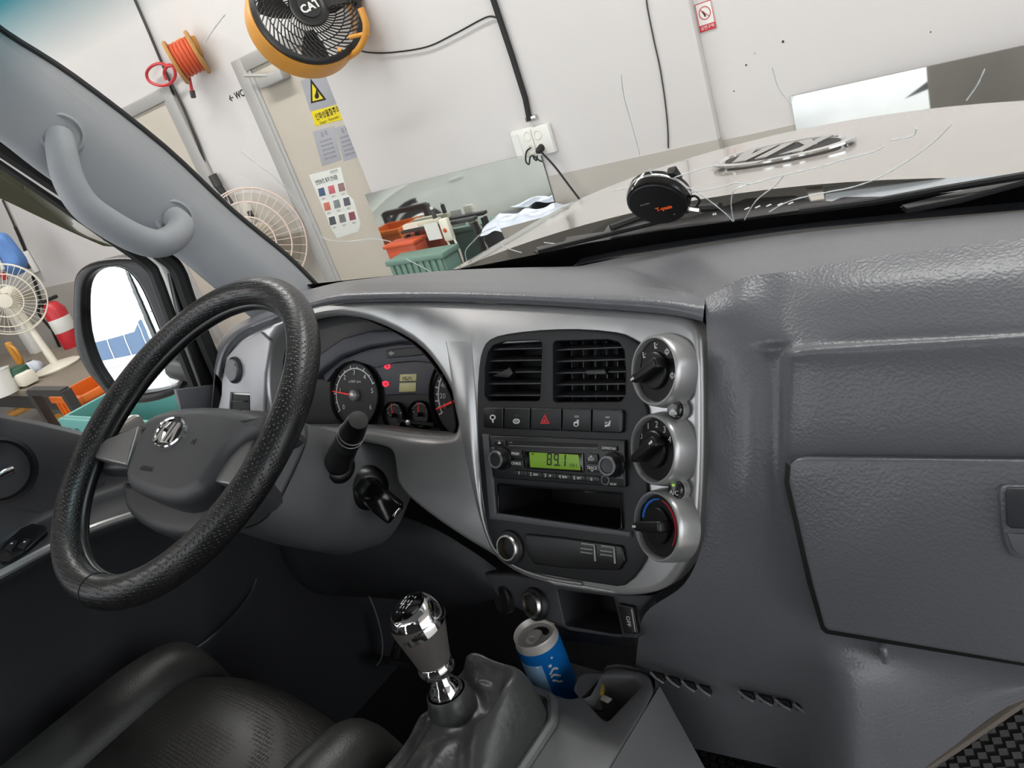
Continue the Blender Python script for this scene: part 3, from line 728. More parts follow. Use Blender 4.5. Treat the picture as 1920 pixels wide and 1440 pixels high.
R4_ = rowp([PS(1328, 740, .008), PS(1394, 740, .024), PS(1458, 735, .018), PG(1492, 700, -.006), PG(1595, 700, -.006), PG(1750, 700, -.006), PG(1920, 700, -.006), PG(2150, 700, -.006)])
R5_ = rowp([PS(1328, 850, .008), PS(1394, 850, .024), PS(1456, 845, .018), PG(1486, 845, -.006), PG(1595, 848, -.006), PG(1750, 850, -.006), PG(1920, 852, -.006), PG(2150, 855, -.006)])
R6_ = rowp([PS(1325, 930, .008), PS(1392, 930, .022), PS(1450, 930, .014), PG(1484, 930, -.020), PG(1595, 930, -.03), PG(1750, 930, -.03), PG(1920, 930, -.03), PG(2150, 930, -.03)])
R7_ = rowp([PS(1318, 1015, .010), PS(1392, 1020, .012), PS(1465, 1030, .004), PG(1516, 1040, -.022), PG(1600, 1040, -.03), PG(1750, 1045, -.03), PG(1920, 1050, -.03), PG(2150, 1050, -.03)])
R8_ = rowp([PS(1283, 1095, .004), PS(1390, 1110, .004), PS(1490, 1130, -.004), PG(1548, 1150, -.024), PG(1610, 1160, -.03), PG(1750, 1170, -.03), PG(1920, 1190, -.03), PG(2150, 1200, -.03)])
R9_ = rowp([PS(1210, 1150, -.015), PS(1370, 1180, -.012), PS(1490, 1200, -.012), P(1556, 1205, Y=.474), P(1640, 1225, Y=.484), P(1760, 1240, Y=.505), P(1920, 1262, Y=.538), P(2150, 1290, Y=.57)])
R10 = rowp([P(1195, 1215, Y=.49), P(1350, 1245, Y=.482), P(1480, 1265, Y=.478), P(1570, 1275, Y=.460), P(1660, 1290, Y=.475), P(1765, 1300, Y=.508), P(1910, 1283, Y=.55), P(2150, 1296, Y=.59)])
R11 = rowp([P(1190, 1290, Y=.505), P(1340, 1330, Y=.492), P(1470, 1360, Y=.488), P(1575, 1370, Y=.450), P(1660, 1375, Y=.468), P(1765, 1362, Y=.506), P(1915, 1296, Y=.552), P(2150, 1300, Y=.592)])
R12 = rowp([P(1190, 1380, Y=.53), P(1330, 1410, Y=.512), P(1460, 1440, Y=.506), P(1575, 1470, Y=.445), P(1660, 1490, Y=.464), P(1768, 1414, Y=.506), P(1925, 1310, Y=.555), P(2150, 1305, Y=.594)])
loft('passenger_face', 'dash', da, right_ext([R0_, R1_, R2_, R3_, R3b, R4_, R5_, R6_, R7_, R8_, R9_, R10, R11, R12]), 5, 5)
# glovebox lid
gbl = panel('glovebox_lid', 'dash', da, G, [(1478, 905), (1480, 872), (1492, 861), (1512, 858), (1700, 860), (1950, 863), (2300, 868), (2300, 1320), (1920, 1246), (1700, 1208), (1552, 1183), (1544, 1176), (1520, 1090)], h=-.012, t=.016, r=.003)
gl_lip = MB().panel(G, [(1470, 905), (1472, 866), (1488, 853), (1512, 850), (1700, 853), (2300, 860), (2300, 1322), (1920, 1250), (1548, 1189), (1538, 1180), (1512, 1092)], h=-.016, t=.006, r=.001).build('lid_gap', 'black', da)
hl = panel('handle_recess', 'dash', gbl, G, [(1872, 925), (1876, 914), (1886, 910), (2000, 912), (2000, 1055), (1910, 1050), (1892, 1042), (1882, 1020), (1876, 990)], h=.004, t=.004, r=.003)
panel('lid_handle', 'dash_dark', gbl, G, [(1884, 925), (1888, 915), (2000, 917), (2000, 996), (1895, 992), (1886, 985)], h=.008, t=.004, r=.002)
panel('handle_scoop', 'dash_lower', gbl, G, [(1888, 1000), (1990, 1004), (1990, 1046), (1912, 1042), (1898, 1030)], h=.008, t=.0015, r=.001)
# hook below the glovebox
hk = MB().tube(cr([P(1650, 1196, Y=.484), P(1654, 1210, Y=.470), P(1658, 1228, Y=.468), P(1660, 1238, Y=.482)], 4), .0035, 8).build('coat_hook', 'dash', da)
# slotted knee vents
def slots(a, b, n):
    for k in range(n):
        t0 = k / n; t1 = (k + .8) / n
        x0, y0 = a[0] + (b[0] - a[0]) * t0, a[1] + (b[1] - a[1]) * t0
        x1, y1 = a[0] + (b[0] - a[0]) * t1, a[1] + (b[1] - a[1]) * t1
        Yv = .479 if a[0] > 1300 else .481
        pv = Pl(P((x0 + x1) / 2, (y0 + y1) / 2, Y=Yv), (0, -1, .1))
        panel('knee_vent_slot', 'black', da, pv, [(x0 + 3, y0 - 6), (x1, y1 - 7), (x1 + 5, y1 + 5), (x0 + 8, y0 + 7)], h=0, t=.004, r=.001)
        MB().tube([pv.off(.005).hit(x0 + 2, y0 - 7), pv.off(.006).hit((x0 + x1) / 2, (y0 + y1) / 2), pv.off(.004).hit(x1 + 3, y1 + 6)], .0016, 6).build('vent_rib', 'dash', da)
slots((1218, 1268), (1334, 1300), 4); slots((1382, 1303), (1520, 1334), 4)

# silver bezel
outer = [(400, 800), (413, 735), (418, 680), (428, 650), (455, 628), (505, 606), (560, 584), (640, 568), (800, 565), (1000, 572), (1180, 583), (1268, 592), (1298, 606), (1312, 640), (1315, 800), (1310, 950), (1299, 1025), (1268, 1083), (1225, 1112), (1150, 1118), (1040, 1099), (975, 1080), (930, 1048), (870, 1012), (815, 975), (765, 935), (742, 905), (738, 870), (730, 845), (700, 834), (655, 828), (600, 830), (520, 832), (440, 820)]
clus = [(500, 760), (496, 700), (505, 645), (525, 615), (560, 598), (620, 590), (690, 602), (770, 642), (815, 690), (842, 740), (851, 780), (850, 806), (832, 814), (760, 809), (690, 800), (600, 798), (520, 795)]
bez = panel('silver_bezel', 'silver', da, S, outer, h=-.02, t=.026, r=.008, smooth=3, seg=4, holes=[dict(p=clus, smooth=3, r=.012, hd=.004), dict(p=[(905, 690), (912, 660), (925, 645), (1150, 632), (1180, 650), (1186, 760), (1186, 800), (1180, 900), (1184, 1000), (1150, 1075), (1030, 1062), (970, 1046), (935, 1015), (917, 960), (906, 860)], r=.001, hd=.0)])
# chrome-like rim along the centre stack
bl_ = [(838, 640), (850, 735), (861, 790), (872, 850), (887, 920), (904, 985), (926, 1035), (966, 1068), (1020, 1087), (1090, 1100)]
br_ = [(884, 640), (891, 745), (894, 800), (897, 860), (903, 930), (915, 995), (936, 1035), (975, 1062), (1025, 1079), (1090, 1090)]
loft('bezel_band', 'silver', da, [[PS(x - 1, y + 1, -.004 if y > 660 else .006) for x, y in bl_], [PS(x, y, .0062) for x, y in bl_], [PS(a[0] * .5 + b[0] * .5, a[1] * .5 + b[1] * .5, .0095 if a[1] > 660 else .0063) for a, b in zip(bl_, br_)], [PS(x, y, .0065 if y > 660 else .0062) for x, y in br_]], 4, 4)
# black centre panel
blk = [(897, 690), (904, 655), (918, 636), (950, 626), (1010, 619), (1080, 617), (1150, 623), (1180, 633), (1206, 655), (1200, 700), (1205, 745), (1214, 768), (1213, 792), (1203, 815), (1200, 870), (1213, 905), (1213, 935), (1203, 960), (1203, 1005), (1214, 1035), (1200, 1068), (1170, 1098), (1130, 1096), (1020, 1078), (962, 1060), (927, 1028), (908, 965), (897, 860), (894, 760)]
vL = [(907, 740), (908, 690), (914, 662), (924, 648), (945, 641), (1016, 638), (1012, 752), (916, 752)]
vR = [(1036, 640), (1140, 637), (1160, 642), (1170, 658), (1173, 700), (1172, 740), (1164, 753), (1036, 754)]
pock = [(933, 908), (1164, 926), (1167, 990), (1160, 994), (944, 967), (936, 960)]
cen = panel('centre_panel', 'panel_black', da, S, blk, h=0, t=.010, r=.002, smooth=2, holes=[dict(p=vL, rad=.006, r=.0012, hd=.045), dict(p=vR, rad=.006, r=.0012, hd=.045), dict(p=pock, rad=.003, r=.0006, hd=.09)])
panel('pocket_back', 'black', cen, S, [(x, y) for x, y in [(905, 880), (1190, 900), (1190, 1010), (915, 985)]], h=-.1, t=.012, r=.0005)
# pocket trim
MB().tube([PS(*q, .0115) for q in pock] + [PS(*pock[0], .0115)], .0012, 6).build('pocket_rim', 'black_gloss', cen)
fl = panel('radio_frame', 'panel_black', cen, S, [(903, 814), (916, 815), (929, 962), (1180, 997), (1181, 1008), (917, 974)], h=.010, t=.004, r=.0015)
fm = mat('frame_grey', (84, 86, 90), .45); fl.data.materials[0] = fm
# lower lid with clips
ld = panel('ashtray_lid', 'black_satin', cen, S, [(981, 1001), (1050, 1008), (1166, 1024), (1171, 1052), (1160, 1070), (1060, 1066), (1000, 1058), (987, 1035)], h=.010, t=.004, r=.0015, rad=.004)
for qx in (1106, 1143):
    m = MB()
    qy = 1036 + (qx - 1106) * .12
    pts = [PS(qx - 15, qy - 17, .015), PS(qx + 8, qy - 14, .015), PS(qx + 10, qy + 16, .015)]
    m.tube(pts, .0011, 6)
    for k in (-8, -1): m.tube([PS(qx - 17, qy + k, .015), PS(qx + 6, qy + k + 3, .015)], .0009, 5)
    m.build('card_clip', 'grey_print', ld)
panel('bottom_lip', 'silver', da, S, [(1012, 1076), (1030, 1086), (1090, 1096), (1145, 1106), (1150, 1113), (1040, 1098), (1015, 1087)], h=.001, t=.006, r=.002)

# air vents
mat('slat', (60, 61, 64), .3)
def vent(hole, name, label, nsl, vanes, tabpx, slope):
    t = thing(name, S.off(-.03).hit(sum(p[0] for p in hole) / len(hole), sum(p[1] for p in hole) / len(hole)), label, 'air vent')
    xs = [p[0] for p in hole]; ys = [p[1] for p in hole]; x0, x1, y0, y1 = min(xs), max(xs), min(ys), max(ys)
    panel('duct_back', 'black', t, S, [(x0 - 8, y0 - 10), (x1 + 14, y0 - 10), (x1 + 14, y1 + 8), (x0 - 8, y1 + 8)], h=-.06, t=.004, r=.0005)
    for k in range(nsl):
        f_ = (k + .75) / (nsl + .25); y = y0 + (y1 - y0) * f_
        s_ = slope[0] + (slope[1] - slope[0]) * f_
        a = PS(x0 - 2, y - s_ * (x1 - x0) / 2, .003); b = PS(x1 + 2, y + s_ * (x1 - x0) / 2, .003)
        c = (a + b) / 2; L = np.linalg.norm(b - a)
        ax = nz(b - a); dn = nz(-S.n * .95 + S.ey * (.25)); dn = nz(dn - ax * (dn @ ax))
        MB().box(c + dn * .009, (L, .020, .0018), ax=(ax, dn, np.cross(ax, dn)), bev=.0006).build('slat', 'slat', t)
    for x in vanes:
        a = PS(x, y0 + 2, -.020); b = PS(x + 8, y1 - 2, -.020)
        MB().box((a + b) / 2, (.0014, .012, np.linalg.norm(b - a)), ax=(S.ex, -S.n, S.ey), bev=.0004).build('vane', 'slat', t)
    tb = panel('tab', 'black_satin', t, S, tabpx, h=-.002, t=.010, r=.0012)
    return t
vent(vL, 'air_vent', 'left centre air vent with closed slats above the radio', 5, [], [(924, 704), (956, 688), (962, 700), (953, 709), (925, 707)], (-.03, .0))
vent(vR, 'air_vent', 'right centre air vent with open grid slats beside the dials', 5, [1054, 1074, 1096, 1118, 1140, 1160], [(1097, 694), (1134, 691), (1137, 702), (1099, 704)], (-.05, .0))

# switch row
sr = thing('switch_row', PS(1035, 812, .01), 'row of five black push switches under the centre vents', 'switches')
xe = [905, 944, 994, 1053, 1109, 1169]
def ytop(x): return 764.5 + (x - 905) * .016
def ybot(x): return 801.5 + (x - 902) * .041
for k in range(5):
    a, b = xe[k] + 1.2, xe[k + 1] - 1.2
    rd = [.004 if k == 0 else .0006, .004 if k == 4 else .0006, .004 if k == 4 else .0006, .004 if k == 0 else .0006]
    bt = panel('push_switch', 'black_satin', sr, S, [(a, ytop(a)), (b, ytop(b)), (b - 1, ybot(b)), (a - 1, ybot(a))], h=.0095, t=.005, r=.0012, rad=rd)
    xc = (a + b) / 2; yc = (ytop(xc) + ybot(xc)) / 2; h = .0146
    if k == 0:
        MB().panel(S, circ((xc - 1, yc - 1), 5.5, 5), h=h, t=.0003, r=1e-5, seg=1, holes=[dict(p=circ((xc - 1, yc - 1), 3.4, 3))]).build('mirror_symbol', 'white_print', bt)
        MB().panel(S, [(xc - 3, yc + 3), (xc, yc + 2), (xc + 1, yc + 9), (xc - 1, yc + 9)], h=h, t=.0003, r=1e-5, seg=1).build('mirror_symbol_arm', 'white_print', bt)
    elif k == 1:
        MB().panel(S, circ((xc - 1, yc + 5), 6.5, 5), h=h, t=.0003, r=1e-5, seg=1, holes=[dict(p=circ((xc - 1, yc + 5), 4.4, 3))]).build('mirror_heat_symbol', 'white_print', bt)
        for q in (-3, -1, 1): MB().panel(S, [(xc + q - .4, yc + 3), (xc + q + .4, yc + 3), (xc + q + .4, yc + 7), (xc + q - .4, yc + 7)], h=h, t=.0003, r=1e-5, seg=1).build('heat_wave', 'white_print', bt)
        MB().panel(S, [(xc - 4, yc - 7), (xc + 4, yc - 7), (xc + 4, yc - 4), (xc - 4, yc - 4)], h=h, t=.0003, r=1e-5, seg=1).build('indicator', 'dash_dark', bt)
    elif k == 2:
        MB().panel(S, [(xc - 2, yc - 10), (xc + 7, yc + 8), (xc - 11, yc + 8)], h=h, t=.0003, r=1e-5, seg=1, holes=[dict(p=[(xc - 2, yc - 5), (xc + 3.2, yc + 5.5), (xc - 7.2, yc + 5.5)])]).build('hazard_triangle', 'red_print', bt)
        MB().panel(S, [(xc - 2, yc - 2), (xc + 1.6, yc + 4.6), (xc - 5.6, yc + 4.6)], h=h, t=.0003, r=1e-5, seg=1).build('hazard_inner', 'red_print', bt)
    elif k == 3:
        MB().panel(S, [(xc - 4, yc - 9), (xc + 4, yc - 9), (xc + 4, yc - 5), (xc - 4, yc - 5)], h=h, t=.0003, r=1e-5, seg=1).build('indicator', 'grey_print', bt)
        MB().panel(S, circ((xc - 1, yc + 7), 5, 5), h=h, t=.0003, r=1e-5, seg=1, holes=[dict(p=circ((xc - 1, yc + 8), 3, 2.4))]).build('wheel_heat_symbol', 'white_print', bt)
        MB().panel(S, [(xc, yc - 1), (xc + 4, yc - 1), (xc + 4, yc + 5), (xc + 1, yc + 5)], h=h, t=.0003, r=1e-5, seg=1).build('wheel_heat_wave', 'white_print', bt)
    else:
        MB().panel(S, [(xc - 4, yc - 9), (xc + 4, yc - 9), (xc + 4, yc - 5.5), (xc - 4, yc - 5.5)], h=h, t=.0003, r=1e-5, seg=1).build('indicator', 'grey_print', bt)
        MB().panel(S, [(xc + 3, yc), (xc + 6, yc - 1), (xc + 4, yc + 9), (xc - 5, yc + 11), (xc - 5, yc + 7), (xc + 1, yc + 6)], h=h, t=.0003, r=1e-5, seg=1).build('seat_heat_symbol', 'white_print', bt)
        for q in (-4, -1): MB().panel(S, [(xc + q - .6, yc + 1), (xc + q + .6, yc + 1), (xc + q + .6, yc + 5), (xc + q - .6, yc + 5)], h=h, t=.0003, r=1e-5, seg=1).build('heat_wave', 'white_print', bt)

# radio
ra = thing('car_radio', PS(1040, 915, .01), 'black car radio with green display reading 89.1', 'radio')
panel('faceplate', 'black_satin', ra, S, [(917, 817), (1171, 826), (1172, 914), (926, 896)], h=.009, t=.006, r=.001, rad=.0015)
RB = .015
def rbtn(name, pts, m='black_satin', t=.002, rad=.0008, h=RB): return panel(name, m, ra, S, pts, h=h, t=t, r=.0005, rad=rad)
MB().panel(S, [(953, 825), (1120, 832), (1120, 838), (1050, 838), (1010, 836), (953, 834)], h=RB, t=.0004, r=.0001, seg=1).build('disc_slot', 'black', ra)
MB().tube([PS(955, 835.5, RB + .0006), PS(1010, 837.5, RB + .0006), PS(1050, 839, RB + .0006), PS(1122, 841, RB + .0006)], .0006, 5).build('slot_lip', 'dash', ra)
e_ = rbtn('eject_button', [(926, 825), (947, 826), (948, 836), (927, 835)])
MB().panel(S, [(936, 827), (939, 832), (933, 832)], h=RB + .002, t=.0002, r=1e-5, seg=1).build('eject_mark', 'white_print', e_)
text('MP3', S, 958, 830, .0022, 'grey_print', ra, h=RB + .0005)
sc_ = rbtn('scan_button', [(1128, 835), (1156, 837), (1157, 846), (1128, 845)]); text('RDM/SCAN', S, 1141.5, 840.8, .0036, 'white_print', sc_, h=RB + .0023, sx=.85)
fmb = rbtn('band_button', [(955, 843), (977, 844), (980, 860), (956, 859)]); text('FM/AM', S, 966, 851, .0046, 'white_print', fmb, h=RB + .0023, sx=.8)
cdb = rbtn('source_button', [(956, 861), (980, 862), (982, 878), (957, 877)]); text('CD/AUX', S, 967.5, 869, .0044, 'white_print', cdb, h=RB + .0023, sx=.8)
dp = panel('display_frame', 'black_gloss', ra, S, [(982, 845), (1093, 850), (1094, 886), (986, 879)], h=RB, t=.0015, r=.0004, rad=.0015)
scr = panel('display', 'lcd_green', ra, S, [(992, 848), (1084, 853), (1088, 882), (994, 876)], h=RB + .0015, t=.0006, r=.0002, rad=.001)
SD = S.off(0); du_, dv_ = SD.off(RB + .0022).uv(1025, 872)
seven('89.1', S, du_, dv_, .0125, 'lcd_ink', scr, RB + .0022, slant=.08)
text('CH 1', S, 1075, 873, .0042, 'lcd_ink', scr, h=RB + .0023); text('FM', S, 999, 851.5, .0024, 'lcd_ink', scr, h=RB + .0023)
sk = rbtn('seek_button', [(1098, 850), (1120, 852), (1122, 868), (1099, 866)]); text('SEEK', S, 1108.5, 861.5, .0048, 'white_print', sk, h=RB + .0023, sx=.8)
MB().panel(S, [(1108, 853.5), (1111, 857), (1105, 857)], h=RB + .0021, t=.0002, r=1e-5, seg=1).build('up_mark', 'white_print', sk)
tk = rbtn('track_button', [(1099, 868), (1122, 870), (1124, 886), (1100, 884)]); text('TRACK', S, 1110, 877.5, .0048, 'white_print', tk, h=RB + .0023, sx=.8)
MB().panel(S, [(1107, 881.5), (1113, 882), (1110, 884.5)], h=RB + .0021, t=.0002, r=1e-5, seg=1).build('down_mark', 'white_print', tk)
pre = ['1', '2 REW', '3 FF', '4 RDM', '5 RPT', '6']
for k in range(6):
    a = 961 + k * 27.2; b = a + 26.4
    pb = rbtn('preset_button', [(a, 881 + k * 2.25), (b, 883.2 + k * 2.25), (b + 1, 893 + k * 2.25), (a + 1, 891 + k * 2.25)])
    s_ = pre[k].split(' ')
    text(s_[0], S, a + (12 if len(s_) == 1 else 7), 887.2 + k * 2.25, .0052, 'white_print', pb, h=RB + .0023)
    if len(s_) > 1: text(s_[1], S, a + 16, 888 + k * 2.25, .0034, 'white_print', pb, h=RB + .0023, sx=.85)
for (x, y) in ((928, 862), (1137, 874)):
    c = PS(x, y, RB + .0138) - S.n * .0138
    kn = MB().lathe(c, S.n, [(.0125, 0), (.0125, .002), (.0108, .003), (.0104, .012), (.0095, .0135), (.0070, .0138), (.0066, .0128), (0, .0126)], 32).build('knob', 'black_satin', ra)
    MB().lathe(c, S.n, [(.0096, .0134), (.0092, .0141), (.0074, .0141), (.0070, .0134)], 32).build('knob_ring', 'dash', kn)
text('PWR\nPUSH', S, 924, 842, .0022, 'grey_print', ra, h=RB + .0003)
text('AUDIO\nPUSH', S, 1158, 857, .0028, 'grey_print', ra, h=RB + .0003); text('TUNE\nENTER', S, 1162, 893, .0028, 'grey_print', ra, h=RB + .0003); text('AUX', S, 1150, 908, .0036, 'white_print', ra, h=RB + .0003)
c = PS(1136, 900, RB)
MB().lathe(c, S.n, [(.0052, 0), (.0052, .0016), (.0036, .0018), (.0032, -.001), (0, -.001)], 24).build('aux_jack', 'frame_grey', ra)
MB().lathe(c, S.n, [(.0018, -.0008), (.0018, .0008), (0, .0008)], 14).build('jack_pin', 'black', ra)

# climate dials
def yawed(x, y, yaw=24, h=.016):
    q = PS(x, y, h); t = math.radians(27); a = math.radians(yaw)
    return Pl(q, (-math.sin(a) * math.cos(t), -math.cos(a) * math.cos(t), math.sin(t)))
def dial(x, y, label, marks, ptr, tick, tdeg):
    pl = yawed(x, y)
    t = thing('climate_dial', pl.o, label, 'dial')
    MB().lathe(pl.w(.002, 0, -.012), pl.n, [(.0350, -.004), (.0345, .006), (.0332, .014), (.0326, .017), (.0316, .0185), (.0300, .0185), (.0290, .017), (.0285, .013)], 56).build('bezel_ring', 'silver', t)
    MB().lathe(pl.w(0, 0, .001), pl.n, [(.0288, -.004), (.0288, 0), (0, 0)], 48).build('dial_face', 'black_satin', t)
    MB().lathe(pl.w(0, 0, .001), pl.n, [(.0175, 0), (.0172, .003), (.0160, .004), (0, .004)], 40).build('knob_base', 'black_satin', t)
    a = math.radians(ptr); ex = pl.ex * math.cos(a) + pl.ey * math.sin(a); ey = np.cross(pl.n, ex)
    kp = Pl(pl.o, pl.n, ex)
    kn = MB().panel(kp, [(-.018, -.0055), (.017, -.0045), (.0215, -.0015), (.0215, .0015), (.017, .0045), (-.018, .0055)], h=.002, t=.014, r=.0022, px=False, rad=.003).build('knob_grip', 'black_satin', t)
    MB().panel(kp, [(tick, -.0012), (tick + .005, -.0010), (tick + .005, .0010), (tick, .0012)], h=.0159, t=.0004, r=1e-4, px=False, seg=1).build('pointer_mark', 'white_print', kn)
    for (s_, ang, sz) in marks:
        r_ = .0228; g = math.radians(ang)
        if s_ in ('face', 'feet', 'both', 'frost', 'def', 'fan'):
            u, v = r_ * math.cos(g), r_ * math.sin(g); m = MB()
            if s_ == 'fan':
                for k in range(4):
                    b = PI / 2 * k; m.panel(pl, circ((u + .0018 * math.cos(b), v + .0018 * math.sin(b)), .0014, n=8), h=.0011, t=.0003, r=1e-5, px=False, seg=1)
            elif s_ in ('frost', 'def'):
                m.panel(pl, circ((u, v), .0032, .0024, n=12), h=.0011, t=.0003, r=1e-5, px=False, seg=1, holes=[dict(p=circ((u, v), .0022, .0015, n=12))])
                m.panel(pl, [(u - .0004, v - .0034), (u + .0004, v - .0034), (u + .0004, v + .0034), (u - .0004, v + .0034)], h=.0012, t=.0003, r=1e-5, px=False, seg=1)
            else:
                m.panel(pl, circ((u - .001, v + .0024), .0010, n=8), h=.0011, t=.0003, r=1e-5, px=False, seg=1)
                m.panel(pl, [(u - .0018, v + .0012), (u - .0004, v + .0014), (u + .0004, v - .0014), (u + .0024, v - .0012), (u + .0024, v - .0024), (u - .0010, v - .0026)], h=.0011, t=.0003, r=1e-5, px=False, seg=1)
                m.panel(pl, [(u + .0008, v + .001), (u + .0030, v + .0022), (u + .0022, v + .0004)], h=.0011, t=.0003, r=1e-5, px=False, seg=1)
            m.build('airflow_symbol' if s_ != 'fan' else 'fan_symbol', 'white_print', t)
        else:
            text(s_, pl, r_ * math.cos(g), r_ * math.sin(g), sz, 'white_print', t, h=.0013, px=False)
    return t, pl
dial(1232, 695, 'top climate dial with airflow symbols', [('face', 92, 0), ('feet', 140, 0), ('frost', 48, 0), ('def', -12, 0)], 205, .0155, 0)
dial(1230, 842, 'middle climate dial with fan speed numbers', [('0', 152, .0085), ('1', 115, .0085), ('2', 84, .0085), ('3', 54, .0085), ('4', 26, .0085), ('fan', 182, 0)], 212, -.016, 0)
td3, p3_ = dial(1237, 985, 'bottom climate dial with blue and red temperature arcs', [], 188, .0155, 0)
for (a0, a1, m_) in ((170, 88, 'blue_print'), (80, -40, 'red')):
    m = MB(); n = 14; o_ = []; i_ = []
    for k in range(n + 1):
        a = math.radians(a0 + (a1 - a0) * k / n); f_ = k / n if m_ == 'red' else 1 - k / n
        wd_ = .0012 + .0022 * f_ if m_ == 'blue_print' else .0012 + .0016 * (1 - abs(2 * f_ - 1))
        o_.append((.0248 * math.cos(a), .0248 * math.sin(a))); i_.append(((.0248 - wd_) * math.cos(a), (.0248 - wd_) * math.sin(a)))
    m.panel(p3_, o_ + i_[::-1], h=.0011, t=.0003, r=1e-5, px=False, seg=1).build('temperature_arc', m_, td3)
def small_button(x, y, label, ac):
    pl = yawed(x, y, 12, .014)
    t = thing('round_button', pl.o, label, 'button')
    MB().lathe(pl.o, pl.n, [(.0098, -.004), (.0098, .002), (.0092, .0035), (.0088, .002)], 30).build('collar', 'silver', t)
    b = MB().lathe(pl.o, pl.n, [(.0088, .000), (.0086, .0045), (.0070, .0065), (0, .0070)], 30).build('button_cap', 'black_gloss', t)
    if ac:
        text('A/C', pl, .000, -.0026, .0062, 'white_print', t, h=.0072, px=False)
        mg_ = mat('led_green', (150, 200, 60), .4, emit=(150, 210, 50), estr=.6)
        MB().panel(pl, circ((-.001, .0042), .0018, .0011, n=12), h=.0064, t=.0006, r=1e-4, px=False, seg=1).build('indicator_lamp', mg_, t)
    else:
        MB().panel(pl, [(-.0040, -.0040), (.0040, -.0040), (.0040, -.0016), (.0020, -.001), (.0008, .0008), (-.0016, .0008), (-.0030, -.0012), (-.0040, -.0016)], h=.0068, t=.0004, r=1e-5, px=False, seg=1, holes=[dict(p=[(-.0028, -.0032), (.0028, -.0032), (.0028, -.0024), (-.0028, -.0024)])]).build('recirculation_symbol', 'white_print', t)
        MB().panel(pl, circ((-.001, .0042), .0022, .0013, n=12), h=.0064, t=.0006, r=1e-4, px=False, seg=1).build('indicator_lamp', 'grey_print', t)
small_button(1271, 768, 'small round recirculation button between the top and middle dials', False)
small_button(1273, 917, 'small round A/C button between the middle and bottom dials', True)
# 12 V sockets
def socket(q, n, label):
    t = thing('power_socket', q, label, 'power socket')
    MB().lathe(q, n, [(.0150, -.002), (.0150, .004), (.0138, .006), (.0122, .006), (.0116, .003)], 36).build('socket_rim', 'alu', t)
    MB().lathe(q, n, [(.0118, .004), (.0112, -.03), (0, -.03)], 36).build('socket_barrel', 'brass', t)
    MB().lathe(np.asarray(q) - nz(n) * .03, n, [(.003, 0), (.003, .006), (0, .007)], 14).build('socket_pin', 'alu', t)
    MB().lathe(q, n, [(.0190, -.006), (.0188, .000), (.0178, .0015), (.0150, .0018)], 36).build('socket_collar', 'panel_black', t)
socket(PS(955, 1026, .012), S.n - S.ex * .05, 'metal-rimmed power socket on the black centre panel')

# ================================================================== instrument cluster
_t = math.radians(27); _a = math.radians(7)
K = Pl(S.off(-.050).hit(720, 740), (math.sin(_a) * math.cos(_t), -math.cos(_a) * math.cos(_t), math.sin(_t)))
cl = thing('instrument_cluster', K.o, 'instrument cluster with tachometer and speedometer behind the steering wheel', 'gauge cluster')
ocl = cr([np.array(p, float) for p in clus], 3, True)
cc = np.mean(ocl, 0)
tun = []
for (s_, pl_, h_) in ((1.015, S, -.004), (1.01, S, -.02), (1.0, K, .012), (1.0, K, -.004)):
    rw = [pl_.off(h_).hit(*(cc + (q - cc) * s_)) for q in ocl]; rw.append(rw[0]); tun.append(rw)
MB().grid(tun).build('hood_tunnel', 'panel_black', cl)
panel('backplate', 'panel_black', cl, K, [tuple(cc + (q - cc) * 1.03) for q in ocl], h=-.006, t=.006, r=.0005)
panel('visor_band', 'cluster_face', cl, K, [(585, 712), (600, 697), (640, 668), (690, 651), (750, 642), (806, 642), (800, 630), (750, 618), (690, 620), (640, 634), (600, 662), (580, 690)], h=0, t=.016, r=.004)
up = panel('upper_fascia', 'cluster_face', cl, K, [(604, 704), (640, 674), (690, 655), (750, 646), (806, 645), (836, 668), (856, 692), (830, 684), (780, 677), (740, 680), (706, 690), (690, 684), (662, 676), (630, 692), (612, 716)], h=0, t=.006, r=.001)
ti = panel('indicator_strip', 'panel_black', cl, K, [(723, 662), (732, 655), (800, 649), (812, 653), (811, 663), (735, 671), (725, 670)], h=.006, t=.0025, r=.001, smooth=2)
for (x, d_) in ((734, -1), (804, 1)):
    y = 662.5 if d_ < 0 else 658
    MB().panel(K, [(x + 6 * d_, y), (x, y - 5), (x, y - 2), (x - 5 * d_, y - 2), (x - 5 * d_, y + 2), (x, y + 2), (x, y + 5)], h=.0086, t=.0003, r=1e-5, seg=1).build('turn_arrow', 'grey_print', ti)
ctr = panel('centre_fascia', 'cluster_face', cl, K, [(704, 690), (735, 681), (780, 677), (835, 684), (818, 705), (808, 730), (803, 742), (770, 738), (722, 741), (718, 715)], h=0, t=.005, r=.001)
for k, (q, s_) in enumerate(((((750, 702), (781, 701), (780, 714), (749, 715)), ' 4624'), (((749, 718), (780, 717), (779, 734), (748, 735)), '   807'))):
    lc = panel('odometer_display', 'lcd_amber', cl, K, q, h=.005, t=.0008, r=.0003)
    u_, v_ = K.off(.006).uv(753, 713 if k == 0 else 732)
    if k == 0: seven('14624', K, u_, v_ - .0005, .0052, 'lcd_ink', lc, .0060)
for (x, y) in ((726, 687), (723, 720)):
    MB().panel(K, [(x - 6, y - 4), (x - 1, y - 6), (x + 5, y - 4), (x + 6, y + 2), (x + 2, y + 5), (x - 3, y + 5), (x - 6, y + 1)], h=.0051, t=.0004, r=1e-5, seg=1, holes=[dict(p=circ((x, y), 2.2, 2.2, 8))]).build('warning_lamp', 'red_lit', cl)
